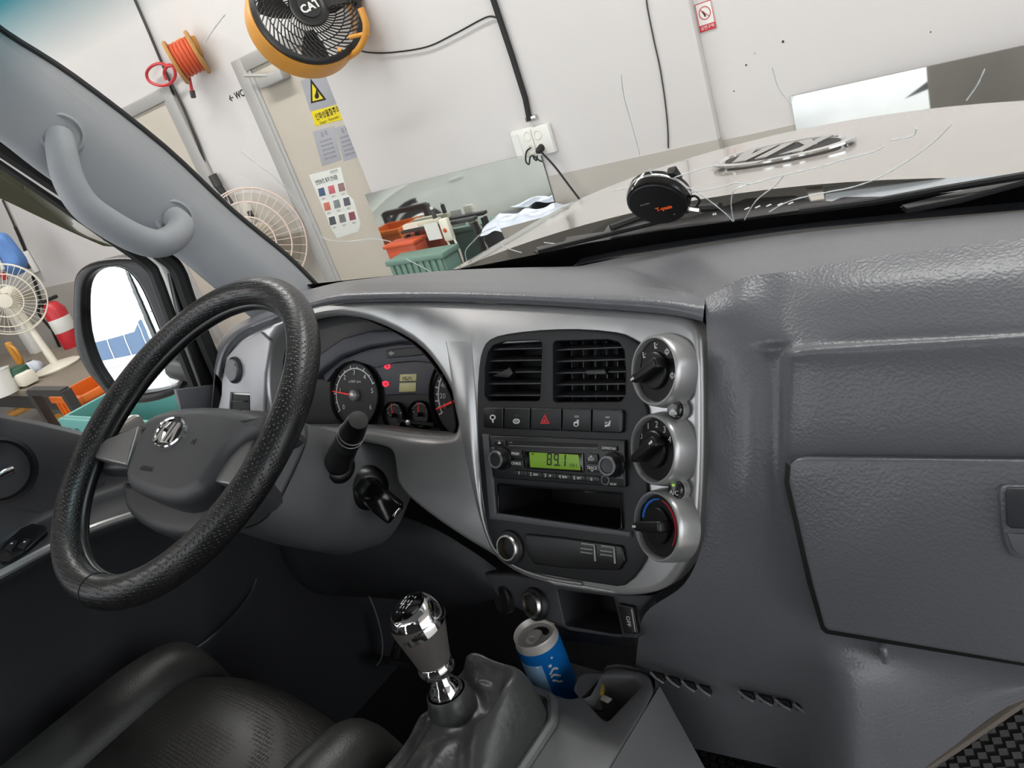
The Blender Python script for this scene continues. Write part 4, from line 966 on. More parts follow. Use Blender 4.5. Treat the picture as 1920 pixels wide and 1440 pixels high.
def gauge(cx_, cy_, ry, name, marks, arc, needle, red=None, tick=.0, labels=(), facem='gauge_face'):
    c0 = K.off(.006).uv(cx_, cy_); a = np.array(K.off(.006).uv(cx_, cy_ - ry)); b = np.array(K.off(.006).uv(cx_, cy_ + ry))
    R_ = np.linalg.norm(a - b) / 2; c = K.w(c0[0], c0[1], 0)
    g = MB().lathe(c, K.n, [(R_, 0), (R_, .0075), (R_ * .97, .0085), (R_ * .94, .006), (R_ * .93, .0022), (0, .0022)], 56).build(name, 'black_satin', cl)
    MB().lathe(c, K.n, [(R_ * .92, .002), (R_ * .92, .0026), (0, .0026)], 48).build('dial_face', facem, g)
    a0, a1, n = arc
    m = MB(); o_ = [];  i_ = []
    for k in range(31):
        th = math.radians(a0 + (a1 - a0) * k / 30); o_.append((c0[0] + R_ * .80 * math.cos(th), c0[1] + R_ * .80 * math.sin(th))); i_.append((c0[0] + R_ * .765 * math.cos(th), c0[1] + R_ * .765 * math.sin(th)))
    m.panel(K, o_ + i_[::-1], h=.0027, t=.0003, r=1e-5, px=False, seg=1)
    m.build('scale_arc', 'white_print', g)
    for k in range(n + 1):
        th = math.radians(a0 + (a1 - a0) * k / n); e = np.array([math.cos(th), math.sin(th)]); p_ = np.array([-e[1], e[0]]); w_ = R_ * .016
        q = [np.array(c0) + e * R_ * .76 - p_ * w_, np.array(c0) + e * R_ * (.88 if k % 2 == 0 else .84) - p_ * w_, np.array(c0) + e * R_ * (.88 if k % 2 == 0 else .84) + p_ * w_, np.array(c0) + e * R_ * .76 + p_ * w_]
        MB().panel(K, q, h=.0030, t=.0002, r=1e-5, px=False, seg=1).build('scale_tick', 'white_print' if not (red and k >= red) else 'red_print', g)
    for (s_, ang, rr_, sz) in labels:
        th = math.radians(ang); text(s_, K, c0[0] + R_ * rr_ * math.cos(th), c0[1] + R_ * rr_ * math.sin(th), sz, 'white_print', g, h=.0032, px=False)
    th = math.radians(needle); e = np.array([math.cos(th), math.sin(th)]); p_ = np.array([-e[1], e[0]]); c2 = np.array(c0)
    MB().panel(K, [c2 - p_ * R_ * .035, c2 + e * R_ * .86 - p_ * R_ * .012, c2 + e * R_ * .86 + p_ * R_ * .012, c2 + p_ * R_ * .035], h=.0065, t=.0008, r=1e-4, px=False, seg=1).build('needle', 'needle_red', g)
    MB().lathe(K.w(c0[0], c0[1], .0026), K.n, [(R_ * .17, 0), (R_ * .16, .0055), (R_ * .10, .0075), (0, .008)], 24).build('needle_hub', 'black_satin' if R_ < .02 else 'silver', g)
    return g
gauge(663, 741, 64, 'tachometer', [], (215, 25, 10), 172, None, labels=[('0', 217, .60, .010), ('1', 168, .62, .010), ('2', 128, .66, .010), ('3', 91, .66, .010), ('4', 52, .66, .010), ('5', 10, .70, .010), ('6', -30, .70, .010), ('x1000 rpm', 90, .40, .0055)])
gauge(874, 742, 90, 'speedometer', [], (208, -32, 24), 200, None, labels=[('0', 201, .66, .010), ('20', 181, .66, .010), ('40', 161, .66, .010), ('60', 140, .68, .010), ('80', 115, .68, .010)])
gauge(737, 779, 26, 'temperature_gauge', [], (150, 30, 6), 100, 5, labels=[('C', 165, .62, .004), ('H', 15, .62, .004)])
gauge(785, 777, 26, 'fuel_gauge', [], (150, 30, 6), 88, None, labels=[('E', 165, .62, .004), ('F', 15, .62, .004)])
MB().tube([K.off(.008).hit(*q) for q in ((746, 788), (815, 797))], .0028, 8).build('reset_slot', 'black', cl)
MB().lathe(K.off(.006).hit(770, 792), K.n, [(.004, 0), (.0038, .006), (0, .007)], 16).build('reset_knob', 'silver', cl)

# ================================================================== left switch pod
lp = thing('left_switch_pod', PS(450, 790), 'silver pod with round grey button at the left end of the dashboard', 'switch pod')
panel('silver_face', 'pod_silver', lp, S, [(414, 770), (416, 715), (424, 670), (452, 640), (488, 622), (506, 640), (496, 700), (492, 800), (470, 792), (468, 738), (432, 736), (430, 768)], h=.006, t=.004, r=.0015)
c = PS(441, 694, .010)
MB().lathe(c, S.n, [(.0205, 0), (.0205, .003), (.0190, .004), (.0175, .002)], 40).build('button_ring', 'dash_dark', lp)
bt = MB().lathe(c, S.n, [(.0172, .001), (.0172, .006), (.0160, .0075), (0, .0078)], 40).build('round_button', 'dash', lp)
text('H', S, 441, 698, .009, 'grey_print', bt, h=.0181)
MB().box(PS(441, 684, .0182), (.005, .0005, .002), ax=(S.ex, S.n, S.ey)).build('indicator', 'black', bt)
panel('vent_opening', 'black', lp, S, [(433, 739), (467, 741), (468, 775), (432, 770)], h=.004, t=.003, r=.0005)
MB().box(PS(450, 752, .008), (.038, .012, .0016), ax=(S.ex, S.n, S.ey)).build('vent_slat', 'dash_dark', lp)
sh = [(404, 700), (415, 655), (440, 622), (480, 600), (520, 585), (556, 566)]
loft('pod_shoulder', 'dash', lp, [[P(x - 8, y - 6, Y=.70) for x, y in sh], [PS(x, y, .004) for x, y in sh], [PS(x + 9, y + 12, .010) for x, y in sh], [PS(x + 12, y + 18, .004) for x, y in sh]], 4, 4)
loft('pod_side', 'dash_dark', lp, [[PS(x, y, .006) for x, y in ((404, 700), (398, 760), (392, 830))], [P(x, y, Y=.72) for x, y in ((396, 694), (390, 750), (384, 820))]], 2, 3)

# ================================================================== steering wheel and column
_tw = math.radians(58.5); _aw = math.radians(2.4)
WC = np.array([-.3675, .3527, .798])
WH = Pl(WC, (math.sin(_aw) * math.cos(_tw), -math.cos(_aw) * math.cos(_tw), math.sin(_tw)))
sw = thing('steering_wheel', WC, 'black steering wheel with perforated leather cover', 'steering wheel')
NR = 120
def ringp(R, h, n=NR): return [WH.w(R * math.cos(2 * PI * k / n), R * math.sin(2 * PI * k / n), h) for k in range(n)]
MB().tube(ringp(.1895, 0), .0180, 22, closed=True, upv=WH.n).build('rim', 'wheel_leather', sw)
MB().tube(ringp(.176, -.008), .0075, 12, closed=True, upv=WH.n).build('rim_inner', 'black_satin', sw)
sa = math.atan2(*(WH.uv(182, 1105)[::-1]))
e_ = WH.ex * math.cos(sa) + WH.ey * math.sin(sa)
MB().tube([WC + e_ * .1895 + (e_ * math.cos(2 * PI * k / 20) + WH.n * math.sin(2 * PI * k / 20)) * .0181 for k in range(20)], .0009, 6, closed=True).build('rim_seam', 'black', sw)
hubpx = [(258, 800), (275, 778), (310, 762), (370, 755), (430, 758), (490, 772), (512, 784), (498, 802), (455, 818), (418, 850), (392, 890), (372, 918), (345, 935), (318, 942), (280, 934), (238, 915), (227, 898), (230, 878), (245, 838)]
panel('airbag_cover', 'wheel_plastic', sw, WH, hubpx, h=-.035, t=.045, r=.016, smooth=2, seg=5)
lowpx = [(228, 900), (226, 935), (236, 962), (275, 990), (330, 1003), (372, 998), (410, 965), (470, 930), (480, 900), (430, 850), (380, 880), (300, 900)]
panel('lower_cover', 'wheel_plastic', sw, WH, lowpx, h=-.055, t=.035, r=.012, smooth=2, seg=4)
# spokes
panel('spoke', 'wheel_plastic', sw, WH, [(140, 870), (165, 845), (205, 815), (262, 795), (250, 835), (238, 880), (165, 880), (150, 890)], h=-.035, t=.022, r=.006)
panel('spoke_trim', 'wheel_silver', sw, WH, [(162, 852), (200, 822), (258, 798), (246, 838), (236, 872), (165, 856)], h=-.012, t=.012, r=.003)
panel('spoke', 'wheel_plastic', sw, WH, [(380, 915), (398, 880), (425, 848), (465, 822), (505, 812), (500, 850), (470, 905), (430, 935)], h=-.035, t=.022, r=.006)
panel('spoke_trim', 'wheel_silver', sw, WH, [(385, 900), (400, 875), (425, 848), (452, 828), (478, 822), (462, 858), (435, 910)], h=-.012, t=.012, r=.003)
b_u, b_v = WH.off(.0105).uv(318, 811)
kia(sw, WH, b_u, b_v, .0315, .62, 'chrome', 'chrome', 'black_gloss', t=.0035, h=.0095)
text('AIRBAG', WH, 275, 879, .0085, 'black', sw, h=.0102, px=True)
for (x, y) in ((268, 806), (363, 828)):
    m = MB(); u, v = WH.off(.0102).uv(x, y)
    m.panel(WH, [(u - .004, v - .003), (u + .001, v - .001), (u + .001, v + .001), (u - .004, v + .003)], h=.0101, t=.0003, r=1e-5, px=False, seg=1)
    m.panel(WH, [(u + .002, v - .004), (u + .003, v - .004), (u + .003, v + .004), (u + .002, v + .004)], h=.0101, t=.0003, r=1e-5, px=False, seg=1)
    m.build('horn_symbol', 'black', sw)
# column shroud
co = thing('steering_column', WC - WH.n * .25, 'dark grey steering column shroud under the wheel', 'column')
def sect(s_, hw, hv, off):
    ctr_ = WC - WH.n * s_ + WH.ey * off; out = []
    for k in range(40):
        a = 2 * PI * k / 40; ca, sa_ = math.cos(a), math.sin(a)
        out.append(ctr_ + WH.ex * hw * math.copysign(abs(ca) ** .6, ca) + WH.ey * hv * math.copysign(abs(sa_) ** .6, sa_))
    out.append(out[0]); return out
MB().grid([sect(.055, .045, .045, -.01), sect(.06, .07, .06, -.01), sect(.075, .078, .068, -.005), sect(.13, .085, .075, .0), sect(.19, .088, .08, .01), sect(.26, .085, .085, .03), sect(.30, .08, .08, .05)]).build('shroud', 'shroud', co)
MB().tube([q for q in sect(.105, .0855, .0755, -.001)[:-1]], .0009, 5, closed=True).build('shroud_seam', 'black', co)
skt = P(630, 872, X=-.292); tip = P(672, 787, X=-.180)
ax_ = nz(tip - skt)
sl = thing('wiper_stalk', skt, 'black wiper stalk right of the steering wheel', 'stalk')
MB().lathe(skt - ax_ * .02, ax_, [(.023, 0), (.024, .02), (.021, .026), (.017, .028)], 32).build('stalk_boot', 'black_satin', sl)
Ls = np.linalg.norm(tip - skt)
MB().lathe(skt, ax_, [(.0170, 0), (.0158, Ls * .35), (.0145, Ls * .52)], 32).build('stalk_body', 'black_satin', sl)
MB().lathe(skt + ax_ * Ls * .52, ax_, [(.0145, 0), (.0152, .003), (.0146, Ls * .22), (.0122, Ls * .43), (.0108, Ls * .478), (0, Ls * .482)], 32).build('stalk_knob', 'black_satin', sl)
for k in (.020, .030):
    MB().lathe(skt + ax_ * (Ls * .52 + k), ax_, [(.0148, -.0006), (.0155, 0), (.0148, .0006)], 32).build('stalk_ring', 'grey_print', sl)
iq = P(692, 918, X=-.278); ia = nz(np.array([.92, -.36, .12]))
ig = thing('ignition_switch', iq, 'ignition lock with inserted black key below the wiper stalk', 'ignition')
MB().lathe(iq - ia * .02, ia, [(.030, 0), (.029, .012), (.026, .018), (.022, .022), (.0165, .023), (.015, .018), (0, .016)], 36).build('lock_collar', 'black_satin', ig)
kd = nz(P(740, 962, X=-.235) - P(690, 918, X=-.262))
kend = P(742, 963, X=-.232); kst = P(688, 918, X=-.265)
kax = nz(kend - kst); kup = nz(np.cross(kax, (0.35, -.75, .45))); kn_ = np.cross(kup, kax)
MB().box((kst + kend) / 2, (np.linalg.norm(kend - kst) * 1.05, .034, .011), ax=(kax, kup, kn_), bev=.004).build('key_head', 'black_gloss', ig)
MB().box(kst - kax * .006, (.014, .020, .008), ax=(kax, kup, kn_), bev=.002).build('key_neck', 'black_satin', ig)
MB().box(kend + kax * .0005 - kup * .004, (.004, .014, .0112), ax=(kax, kup, kn_), bev=.001).build('key_loop', 'chrome', ig)

# ================================================================== lower dash centre
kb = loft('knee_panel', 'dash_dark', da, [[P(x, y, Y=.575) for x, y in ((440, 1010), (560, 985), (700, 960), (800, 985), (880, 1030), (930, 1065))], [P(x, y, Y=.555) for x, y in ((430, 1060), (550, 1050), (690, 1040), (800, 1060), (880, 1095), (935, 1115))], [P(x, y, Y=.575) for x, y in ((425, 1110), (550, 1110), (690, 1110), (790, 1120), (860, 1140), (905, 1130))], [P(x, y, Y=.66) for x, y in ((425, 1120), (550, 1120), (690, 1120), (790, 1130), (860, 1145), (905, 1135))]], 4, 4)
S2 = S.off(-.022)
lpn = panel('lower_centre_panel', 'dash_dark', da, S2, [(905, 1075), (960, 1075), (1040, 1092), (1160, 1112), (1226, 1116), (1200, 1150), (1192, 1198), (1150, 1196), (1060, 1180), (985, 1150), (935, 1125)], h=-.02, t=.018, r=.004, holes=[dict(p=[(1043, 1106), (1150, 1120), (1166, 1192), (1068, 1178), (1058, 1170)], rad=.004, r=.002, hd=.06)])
panel('lower_pocket_back', 'black', lpn, S2, [(1020, 1085), (1190, 1105), (1190, 1215), (1030, 1200)], h=-.085, t=.01, r=.001)
socket(S2.off(.0).hit(1001, 1133), S.n + np.array([-.25, 0, 0]), 'metal-rimmed power socket above the drink can')
usb = panel('lower_switch', 'black_satin', lpn, S2, [(1157, 1132), (1186, 1138), (1196, 1190), (1170, 1188)], h=-.002, t=.006, r=.001, rad=.002)
text('OFF', S2, 1178, 1165, .0062, 'white_print', usb, h=.0043, rot=-1.4)
MB().tube([S2.off(.005).hit(1184, 1142), S2.off(.005).hit(1191, 1184)], .0007, 5).build('switch_line', 'grey_print', usb)
MB().lathe(S2.off(-.01).hit(952, 1122), S.n + np.array([-.3, 0, 0]), [(.017, 0), (.017, .008), (.014, .010), (0, .009)], 24).build('cable_grommet', 'black_satin', da)

# ================================================================== console, gear lever, can, keys
con = thing('centre_console', (-.05, .34, 0), 'grey plastic floor console around the gear lever', 'console')
def cpl(z): return Pl((0, 0, z), (0, 0, 1))
CZ = .425
# body: sloping walls
prof = [(-.148, .10), (-.148, .40), (-.135, .425), (.012, .425), (.020, .480), (.070, .485), (.086, .465), (.088, .44), (.078, .10)]
def flare(k): return [np.array([x * (1 + .0 * k) + (.055 * k if x > 0 else -.0 * k), y + (.03 * k if y > .4 else 0), CZ * (1 - k)]) for x, y in prof]
bodyr = [[q + np.array([0, 0, 0]) for q in flare(k)] for k in (0.0, .03, .3, .7, 1.0)]
loft('console_body', 'console', con, [bodyr[0], bodyr[1], bodyr[2], bodyr[3], bodyr[4]], 2, 4)
tray = [cpl(CZ + .002).uv(*q) for q in ((1092, 1268), (1188, 1268), (1204, 1282), (1138, 1352), (1124, 1342), (1082, 1292))]
_cx = P(1001, 1184, D=.880)
cup = [(_cx[0] + .036 * math.cos(a), _cx[1] + .036 * math.sin(a)) for a in [2 * PI * k / 24 for k in range(24)]]
MB().panel(cpl(CZ - .01), prof, t=.012, r=.004, px=False, rad=.02, holes=[dict(p=tray, rad=.008, r=.004, hd=.075), dict(p=[(-.120, .17), (-.120, .385), (-.11, .41), (-.02, .41), (-.005, .385), (-.005, .17)], rad=.015, r=.003, hd=.01)]).build('console_top', 'console', con)
MB().box((.045, .43, CZ - .075), (.09, .11, .006)).build('tray_floor', 'console', con)
MB().panel(cpl(.33), [(-.135, .4255), (-.125, .535), (.0, .535), (.015, .4255)], t=.012, r=.004, px=False, rad=.01, holes=[dict(p=cup, r=.003, hd=.05)]).build('cup_deck', 'console', con)
MB().box((-.062, .478, .262), (.13, .10, .03)).build('cup_floor', 'black', con)
MB().lathe((_cx[0], _cx[1], .30), (0, 0, 1), [(.0365, 0), (.0365, .043), (.040, .045), (.043, .042)], 32).build('cup_ring', 'console', con)
# boot frame ridge
rg = [(-.128, .17), (-.128, .39), (-.115, .418), (-.015, .418), (.004, .39), (.004, .17)]
MB().tube([np.array([x, y, CZ + .004]) for x, y in [tuple(q) for q in rpoly(rg, [0.0, .02, .02, .02, .02, 0.0])]], .006, 8).build('boot_frame', 'console', con)
# gear boot
lb = P(838, 1298, D=.80); kc = P(782, 1163, D=.775)
la = nz(kc - lb)
gb = thing('gear_boot', (lb[0], lb[1], CZ), 'wrinkled black leather gear lever boot', 'gear boot')
base = [tuple(q) for q in rpoly([(-.126, .12), (-.126, .405), (-.0, .405), (-.0, .12)], .03, 6)]
m_ = 48
bl = np.array(base); d = np.r_[0, np.cumsum(np.linalg.norm(np.diff(np.r_[bl, bl[:1]], axis=0), axis=1))]
pts = np.r_[bl, bl[:1]]; bs = [np.array([np.interp(d[-1] * k / m_, d, pts[:, 0]), np.interp(d[-1] * k / m_, d, pts[:, 1])]) for k in range(m_)]
rows_b = []
ztop = lb[2] - .014
for (f_, zn, zf, wr) in ((0, -.004, -.004, 0), (.0, .012, .020, .0), (.05, .020, .048, .001), (.18, .026, .070, .004), (.36, .030, .066, .007), (.55, .034, .052, .008), (.74, .040, .046, .006), (.90, None, None, .002), (1.0, None, None, 0)):
    rw = []
    for k in range(m_):
        ang = math.atan2(bs[k][1] - lb[1], bs[k][0] - lb[0]); tp_ = np.array([lb[0] + .021 * math.cos(ang), lb[1] + .021 * math.sin(ang)])
        q = bs[k] * (1 - f_) + tp_ * f_
        w_ = min(1, max(0, (bs[k][1] - .22) / .16)) * min(1, max(0, (bs[k][0] + .13) / .05)); w_ = w_ * w_ * (3 - 2 * w_)
        z = ztop - (1 - f_) * .10 * (ztop - CZ) / .06 if zn is None else CZ + zn * (1 - w_) + zf * w_
        z += wr * (math.sin(3.0 * ang + 6 * f_) + .5 * math.sin(6 * ang - 5 * f_))
        rw.append(np.array([q[0], q[1], z]))
    rw.append(rw[0]); rows_b.append(rw)
loft('boot_leather', 'boot', gb, rows_b, 4, 2)
MB().lathe(lb - la * .022, la, [(.027, 0), (.0265, .008), (.0235, .014), (.0225, .022), (.0205, .024)], 32).build('boot_collar', 'boot', gb)
gv = thing('gear_lever', lb, 'chrome and grey gear knob marked with a six speed pattern', 'gear lever')
MB().lathe(lb, la, [(.0185, -.005), (.0185, .004), (.0165, .010), (.0135, .014), (.0110, .020), (.0105, .045)], 32).build('chrome_base', 'chrome', gv)
Lk = np.linalg.norm(kc - lb)
MB().lathe(lb + la * (Lk - .062), la, [(.0150, -.004), (.0190, .0), (.0200, .006), (.0185, .011), (.0165, .013)], 36).build('chrome_ring', 'chrome', gv)
mat('knob_grey', (84, 80, 77), .55)
MB().lathe(lb + la * (Lk - .056), la, [(.0165, 0), (.0185, .008), (.0215, .022), (.0255, .040), (.0280, .052), (.0285, .060)], 40).build('knob_body', 'knob_grey', gv)
na = nz(la + np.array([-.12, -.22, .0]) * .9)
kp2 = Pl(kc + la * .004, na, (1, 0, 0))
MB().lathe(kp2.o - na * .012, na, [(.0287, 0), (.0290, .006), (.0280, .014), (.0250, .022), (.0215, .0262), (.0195, .0268), (.019, .0262)], 44).build('chrome_cap', 'chrome', gv)
MB().lathe(kp2.o - na * .012, na, [(.0192, .0255), (.018, .0285), (.010, .0300), (0, .0304)], 40).build('pattern_disc', 'black_gloss', gv)
hh = .0186
pm = MB()
for (x0, y0, x1, y1) in ((-.009, -.0005, .007, .0005), (-.0055, -.0055, -.0045, .0055), (-.0005, -.0055, .0005, .0055), (.0045, -.0055, .0055, .0055), (-.0095, 0, -.0085, .0055)):
    pm.panel(kp2, [(x0, y0), (x1, y0), (x1, y1), (x0, y1)], h=hh - .0006, t=.0003, r=1e-5, px=False, seg=1)
pm.build('shift_pattern', 'white_print', gv)
for (s_, x, y) in (('R', -.0095, .0085), ('1', -.005, .0092), ('3', 0, .0095), ('5', .005, .0092), ('2', -.005, -.0092), ('4', 0, -.0095), ('6', .005, -.0092)):
    text(s_, kp2, x, y, .0050, 'white_print', gv, h=hh - .0008, px=False)
# drink can
cc_ = P(1001, 1184, D=.880); 
can = thing('drink_can', (cc_[0], cc_[1], cc_[2] - .134), 'opened slim blue drink can in the cup holder', 'can')
up_ = np.array([0, 0, 1.0]); b0 = cc_ - up_ * .135
MB().lathe(b0, up_, [(.0, .002), (.022, 0), (.026, .008), (.0266, .018), (.0266, .120), (.0262, .123)], 48).build('can_wall', 'can_blue', can)
MB().lathe(b0, up_, [(.0262, .123), (.0254, .128), (.0250, .131), (.0252, .1335), (.0246, .135), (.0236, .1335), (.0225, .129), (.0215, .128), (0, .1285)], 48).build('can_top', 'can_lid', can)
tp2 = Pl(b0 + up_ * .1287, up_)
MB().panel(tp2, [(-.008, .006), (-.004, .013), (.006, .015), (.013, .010), (.012, .004), (.004, .006)], t=.0004, r=1e-4, px=False, smooth=2).build('can_opening', 'black', can)
MB().panel(tp2, [(-.006, -.012), (.006, -.014), (.008, .004), (.0, .008), (-.007, .004)], h=.0008, t=.0014, r=.0005, px=False, smooth=2, holes=[dict(p=[(-.003, -.009), (.003, -.010), (.003, -.004), (-.003, -.004)], smooth=2)]).build('pull_tab', 'can_lid', can)
lbv = []; 
for z in (.050, .108):
    lbv.append([b0 + np.array([.0268 * math.cos(a), .0268 * math.sin(a), z]) for a in np.linspace(-2.25, -.95, 14)])
MB().grid(lbv).build('info_label', 'can_light', can)
for (a, z, r_) in ((-.62, .103, .0022), (-1.15, .106, .0018), (-.42, .112, .0014)):
    MB().lathe(b0 + np.array([.0266 * math.cos(a), .0266 * math.sin(a), z]), (math.cos(a), math.sin(a), 0), [(r_, 0), (r_ * .8, .0004), (0, .0005)], 10).build('can_dot', 'white_print', can)
for k, zz in enumerate((.094, .086, .079)):
    sq = [b0 + np.array([.0269 * math.cos(a), .0269 * math.sin(a), zz + .0035 * math.sin(a * 9 + k)]) for a in np.linspace(-.75, -.35, 10)]
    MB().tube(sq, .0012, 5).build('brand_script', 'white_print', can)
# keys in the tray
ky = thing('key_bunch', P(1125, 1310, Z=.36), 'bunch of keys with a yellow tag in the console tray', 'keys')
q0 = P(1118, 1298, Z=.412); 
MB().box(q0, (.020, .012, .006), ax=((.8, .5, .3), (-.5, .8, .1), (0, -.2, 1)), bev=.002).build('key_tag', 'key_yellow', ky)
MB().box(P(1136, 1311, Z=.412), (.018, .007, .003), ax=((.8, -.3, .3), (.3, .8, .1), (0, -.2, 1)), bev=.001).build('white_tag', 'white_print', ky)
for k in range(3):
    a_ = P(1112 + k * 4, 1312, Z=.412); b_ = P(1118 + k * 5, 1332, Z=.410)
    MB().tube([a_, b_], .0018, 6).build('key_blade', 'alu', ky)
# thin wire
wr = MB().tube(cr([P(x, y, Y=.60) for x, y in ((688, 1108), (705, 1150), (716, 1195), (716, 1230), (707, 1248))], 5), .0013, 6).build('footwell_wire', 'grey_print', None)
tag(wr, 'thin pale wire hanging in the driver footwell', 'wire')
# pedals
pd = thing('clutch_pedal', P(745, 1240, Y=.62), 'black pedal in the dark driver footwell', 'pedal')
MB().box(P(735, 1240, Y=.62), (.05, .012, .06), ax=((1, 0, 0), (0, .8, .6), (0, -.6, .8)), bev=.004).build('pedal_pad', 'rubber', pd)
MB().tube([P(735, 1240, Y=.625), P(760, 1150, Y=.66)], .007, 8).build('pedal_arm', 'dark_steel', pd)

# ================================================================== driver seat
se = thing('driver_seat', (-.39, .05, 0), 'black perforated leather driver seat with raised side bolsters', 'seat')
def seatrow(x, prof): return prof
XS = np.linspace(-.565, -.225, 19); YS = list(np.linspace(-.35, .22, 12)) + [.25, .275, .293, .303, .305]
ZS = [.0] * 12 + [-.003, -.012, -.028, -.055, -.11]
rows_s = []
for y, dz_ in zip(YS, ZS):
    rows_s.append([np.array([x, y + (.02 if y > .24 else 0) * (1 - ((x + .395) / .17) ** 2), .430 + .012 * (1 - ((x + .395) / .17) ** 2) * 1 + dz_ + .006 * math.sin(9 * y)]) for x in XS])
MB().grid(rows_s).build('cushion', 'seat', se)
for (xc, wv, lab) in ((-.600, .052, 'l'), (-.197, .046, 'r')):
    rw = []
    for y, dz_ in zip(list(np.linspace(-.35, .22, 10)) + [.255, .285, .306, .317, .320], [0] * 10 + [-.002, -.008, -.024, -.052, -.10]):
        s_ = 1.0 if y < .20 else max(.78, 1 - (y - .20) * 1.4)
        rw.append([np.array([xc + wv * s_ * math.cos(a), y, .424 + dz_ + .056 * s_ * math.sin(a)]) if a is not None else None for a in np.linspace(PI * 1.12, -PI * .12, 13)])
    for r_ in rw:
        r_.insert(0, r_[0] + np.array([0, 0, -.25])); r_.append(r_[-1] + np.array([0, 0, -.25]))
    rw.append([q * np.array([1, 1, 0]) + np.array([0, 0, .12]) for q in rw[-1]])
    loft('bolster', 'seat_side', se, rw, 2, 2)
for x in (-.557, -.236):
    MB().tube(cr([np.array([x, y, .429 + (0 if y < .22 else -.01)]) for y in (-.35, -.1, .1, .22, .27)], 4), .003, 6).build('seam', 'black', se)
MB().box((-.395, -.02, .21), (.38, .56, .40), bev=.02).build('seat_base', 'black', se)

# ================================================================== floor mats
mt_o = P(1820, 1390, Y=.66)
MP = Pl(mt_o, (0, -.5, .87))
fm_ = thing('floor_mat', mt_o, 'grey ribbed floor mat with cloth edging in the passenger footwell', 'floor mat')
mo = [(1700, 1462), (1725, 1432), (1840, 1355), (1935, 1292), (2200, 1150), (2300, 1500), (1700, 1700)]
panel('mat_base', 'dark_steel', fm_, MP, mo, t=.004, r=.001)
bi = [MP.off(.006).hit(*q) for q in ((1690, 1480), (1702, 1455), (1728, 1434), (1840, 1358), (1935, 1295), (2200, 1152))]
mat('edging', (108, 100, 92), .9, bump=('noise', 900, .0006))
MB().tube(cr(bi, 4), .010, 8, flat=.6).build('mat_edging', 'edging', fm_)
lat = MB(); u0, v0 = MP.uv(1730, 1440); 
ue, ve = MP.uv(1935, 1300)
for i in range(-26, 40):
    for j in range(-40, 24):
        u = u0 + i * .0125 + (.00625 if j % 2 else 0); v = v0 + j * .0095
        q = MP.w(u, v, .004); c_ = CM.T @ (q - CAM); x = 960 + FPX * c_[0] / c_[2]; y = 720 + FPX * c_[1] / c_[2]
        if x < 1700 or x > 2050 or y > 1520: continue
        if y < 1434 - (x - 1728) * .672 + 16: continue
        lat.box(q + MP.n * .002, (.0085, .0062, .004), ax=(MP.ex + MP.ey * .35, MP.ey - MP.ex * .35, MP.n))
lt = lat.build('mat_ribs', 'mat_rubber', fm_); lt['kind'] = 'stuff'
cmz = Pl((0, 0, .06), (0, 0, 1))
cm_ = thing('floor_mat', cmz.hit(1420, 1430), 'dark ribbed mat at the foot of the centre console', 'floor mat')
panel('mat_base', 'rubber', cm_, cmz, [(1240, 1372), (1300, 1380), (1400, 1402), (1540, 1440), (1700, 1490), (1640, 1600), (1250, 1600)], t=.004, r=.001)
lat = MB(); ua, va = cmz.uv(1400, 1420)
for i in range(-14, 22):
    for j in range(-14, 10):
        q = cmz.w(ua + i * .014 + (.007 if j % 2 else 0), va + j * .011, .004); c_ = CM.T @ (q - CAM); x = 960 + FPX * c_[0] / c_[2]; y = 720 + FPX * c_[1] / c_[2]
        if x < 1270 or x > 1640 or y > 1490 or y < 1384 + (x - 1300) * .24: continue
        lat.box(q + cmz.n * .002, (.0100, .0070, .004))
lt = lat.build('mat_ribs', 'rubber', cm_); lt['kind'] = 'stuff'

MB().tube(cr([P(x, y, X=-.69) for x, y in ((300, 1255), (335, 1235), (385, 1205), (435, 1160), (470, 1115), (482, 1085))], 5), .003, 6).build('pocket_edge', 'dash_dark', dr)

def backrest(par, x0, x1, zt, name='backrest'):
    rw = []
    for (z, y, th) in ((.42, -.30, .10), (.50, -.31, .13), (.70, -.37, .14), (zt - .10, -.43, .12), (zt - .02, -.45, .09), (zt, -.455, .03)):
        xs = np.linspace(x0, x1, 9); m = (x0 + x1) / 2; hw_ = (x1 - x0) / 2
        k = .92 if z > zt - .05 else 1.0
        fr_ = [np.array([m + (x - m) * k, y + .02 * ((x - m) / hw_) ** 2, z]) for x in xs]
        bk_ = [q - np.array([0, th, 0]) for q in fr_[::-1]]
        rw.append(fr_ + bk_ + [fr_[0]])
    return loft(name, 'seat', par, rw, 3, 2)
backrest(se, -.60, -.19, .92)
pse = thing('passenger_seat', (.3, -.1, 0), 'unseen black leather bench seat added behind the camera to block the rear window', 'seat')  # put in so its back and headrest shade part of the rear window
MB().box((.29, -.30, .32), (.78, .34, .18), bev=.04).build('cushion', 'seat', pse)
MB().box((.29, -.30, .11), (.70, .30, .22), bev=.02).build('seat_base', 'black', pse)
backrest(pse, -.11, .70, 1.06)
MB().box((.34, -.50, 1.16), (.30, .09, .20), bev=.035).build('headrest', 'seat_side', pse)

# ================================================================== workshop things
def on(pl, h): return pl.off(h)
WF = W.off(.0); 
